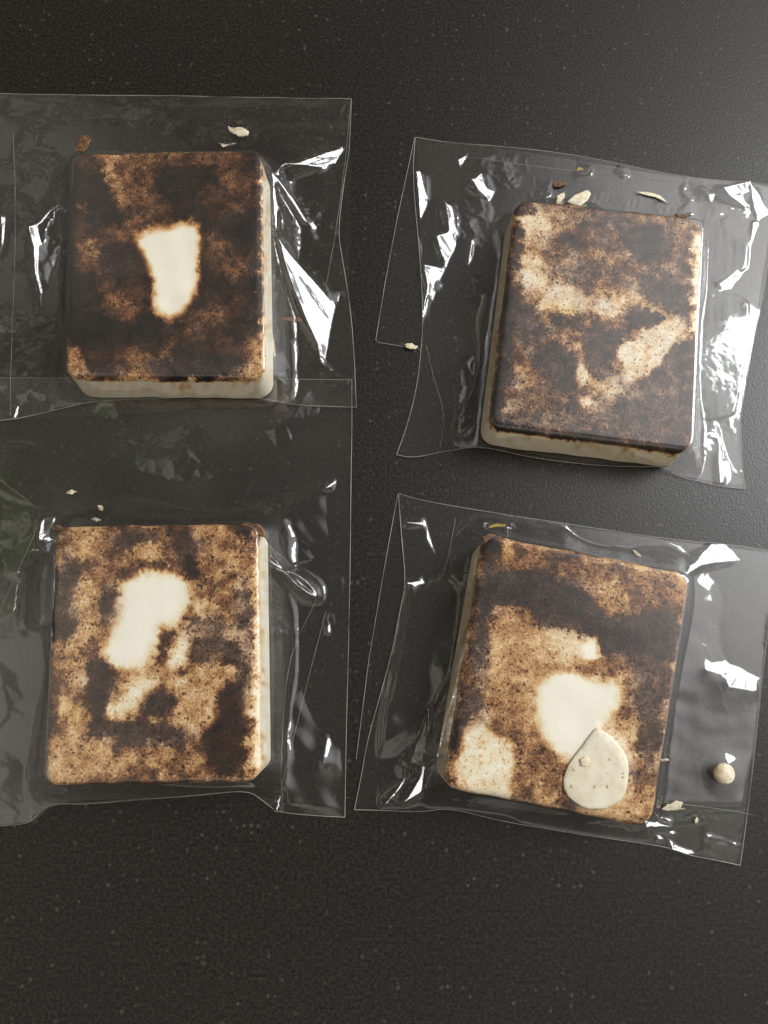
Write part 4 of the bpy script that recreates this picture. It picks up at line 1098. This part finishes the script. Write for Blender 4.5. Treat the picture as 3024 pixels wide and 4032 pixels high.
# round bead
bw = unproject(BEAD_PX, 2.4 * MM)
bm = bmesh.new(); bmesh.ops.create_icosphere(bm, subdivisions=4, radius=3.15 * MM)
for v in bm.verts:
    nz = math.sin(v.co.x * 1400) * math.cos(v.co.y * 1700) * 0.06 * MM + math.sin(v.co.y * 2900 + v.co.z * 2000) * 0.05 * MM
    v.co += v.normal * nz; v.co.z *= 0.68; v.co.y *= 0.97
me = bpy.data.meshes.new("soap_bead"); bm.to_mesh(me); bm.free()
me.polygons.foreach_set('use_smooth', np.ones(len(me.polygons), bool)); me.materials.append(M_CREAM)
bead = bpy.data.objects.new("soap_bead", me); col.objects.link(bead); bead.location = (bw[0], bw[1], 2.5 * MM)
tag(bead, "round cream soap bead between the loose-flake bar and the right edge of its bag", "soap bead")

G = "loose soap crumbs in the bags"
CHIPS = [
    (R1, [(990, 215), (1015, 225), (1050, 218), (1085, 235), (1078, 258), (1045, 263), (1015, 248), (995, 235)], 0.6, M_CREAM, "oval cream soap crumb above the top right of the darkest bar"),
    (R1, [(950, 290), (972, 302), (1000, 292), (1030, 292), (1000, 300), (972, 310)], 0.3, M_CREAM, "thin curled sliver just above the top edge of the darkest bar"),
    (R1, [(350, 260), (385, 255), (395, 275), (380, 310), (365, 330), (340, 322), (322, 330), (335, 295)], 0.3, M_BROWN, "brown smeared crumb above the top left corner of the darkest bar"),
    (R1, [(1210, 1052), (1260, 1048), (1315, 1056), (1318, 1072), (1260, 1068)], 0.2, M_BROWN, "flat tan scrap right of the darkest bar's lower half"),
    (R1, [(1186, 1120), (1192, 1150), (1200, 1215), (1192, 1222), (1184, 1160)], 0.4, M_CREAM, "narrow white sliver along the right side of the darkest bar"),
    (R2, [(795, 272), (840, 268), (850, 278), (825, 292), (795, 288)], 0.5, M_BROWN, "small tan curled crumb near the top of the bag with left glints"),
    (R2, [(815, 325), (845, 310), (840, 335), (820, 358), (805, 355)], 0.3, M_CREAM, "slim pale shaving left of the wide shaving above the cream and brown bar"),
    (R2, [(880, 325), (935, 302), (948, 318), (935, 345), (905, 368), (850, 352)], 0.3, M_CREAM, "wide pale shaving above the top edge of the cream and brown bar"),
    (R2, [(1120, 310), (1180, 312), (1225, 325), (1260, 358), (1215, 335), (1160, 322)], 0.3, M_CREAM, "long peach sliver above the right half of the cream and brown bar"),
    (R2, [(1288, 402), (1330, 400), (1348, 390), (1352, 405), (1320, 416), (1295, 412)], 0.8, M_BROWN, "rusty brown chip at the top right corner of the cream and brown bar"),
    (R2, [(195, 925), (225, 920), (250, 935), (240, 945), (210, 942)], 0.4, M_CREAM, "pale crumb at the lower end of the flap left of the glinting bag"),
    (R3, [(285, 268), (310, 252), (335, 258), (315, 272)], 0.3, M_CREAM, "topmost tiny pale shaving above the speckled tan bar"),
    (R3, [(425, 318), (445, 320), (448, 345), (430, 342)], 0.3, M_CREAM, "pinkish crumb above the left part of the speckled tan bar"),
    (R3, [(395, 380), (415, 372), (438, 385), (420, 392)], 0.3, M_CREAM, "pale crumb touching the top edge of the speckled tan bar"),
    (R3, [(222, 418), (250, 405), (272, 415), (268, 428), (238, 432)], 0.9, M_BROWN, "dark brown crumb on the top left corner of the speckled tan bar"),
    (R3, [(1040, 402), (1070, 392), (1100, 400), (1125, 398), (1155, 430), (1160, 460), (1130, 455), (1100, 440), (1065, 430)], 1.2, M_BROWN, "ragged ochre crumb on the top right corner of the speckled tan bar"),
    (R4, [(370, 930), (382, 915), (390, 940), (380, 962), (370, 950)], 0.5, M_BROWN, "tan crumb left of the loose-flake bar beside the bright fold"),
    (R4, [(1130, 312), (1150, 318), (1165, 338), (1145, 332)], 0.3, M_CREAM, "pink sliver above the top edge of the loose-flake bar"),
    (R4, [(1240, 1325), (1270, 1305), (1300, 1292), (1330, 1300), (1320, 1318), (1345, 1325), (1290, 1330)], 0.4, M_CREAM, "ragged pale scrap right of the lower right corner of the loose-flake bar"),
    (R4, [(1240, 1128), (1265, 1126), (1275, 1134), (1250, 1138)], 0.3, M_CREAM, "tiny pale crumb right of the large flake"),
    (R4, [(1370, 1365), (1382, 1355), (1388, 1372), (1378, 1382)], 0.3, M_CREAM, "lowest tiny crumb in the bottom right corner of the loose-flake bag"),
    (R4, [(540, 262), (562, 245), (590, 250), (620, 258), (628, 290), (615, 325), (580, 320), (556, 295)], 1.0, M_BROWN, "dark crumbly lump on the top left corner of the loose-flake bar"),
]
on_bar = {9: HS - 1.6 * MM, 14: HS - 1.5 * MM, 15: HS - 1.8 * MM, 21: HS - 1.6 * MM}
for i, (reg, poly, th, mat, lab) in enumerate(CHIPS):
    chip("soap_crumb", reg, poly, on_bar.get(i, 0.75 * MM), th * MM, mat, lab, "soap crumb", G, seed=50 + i)
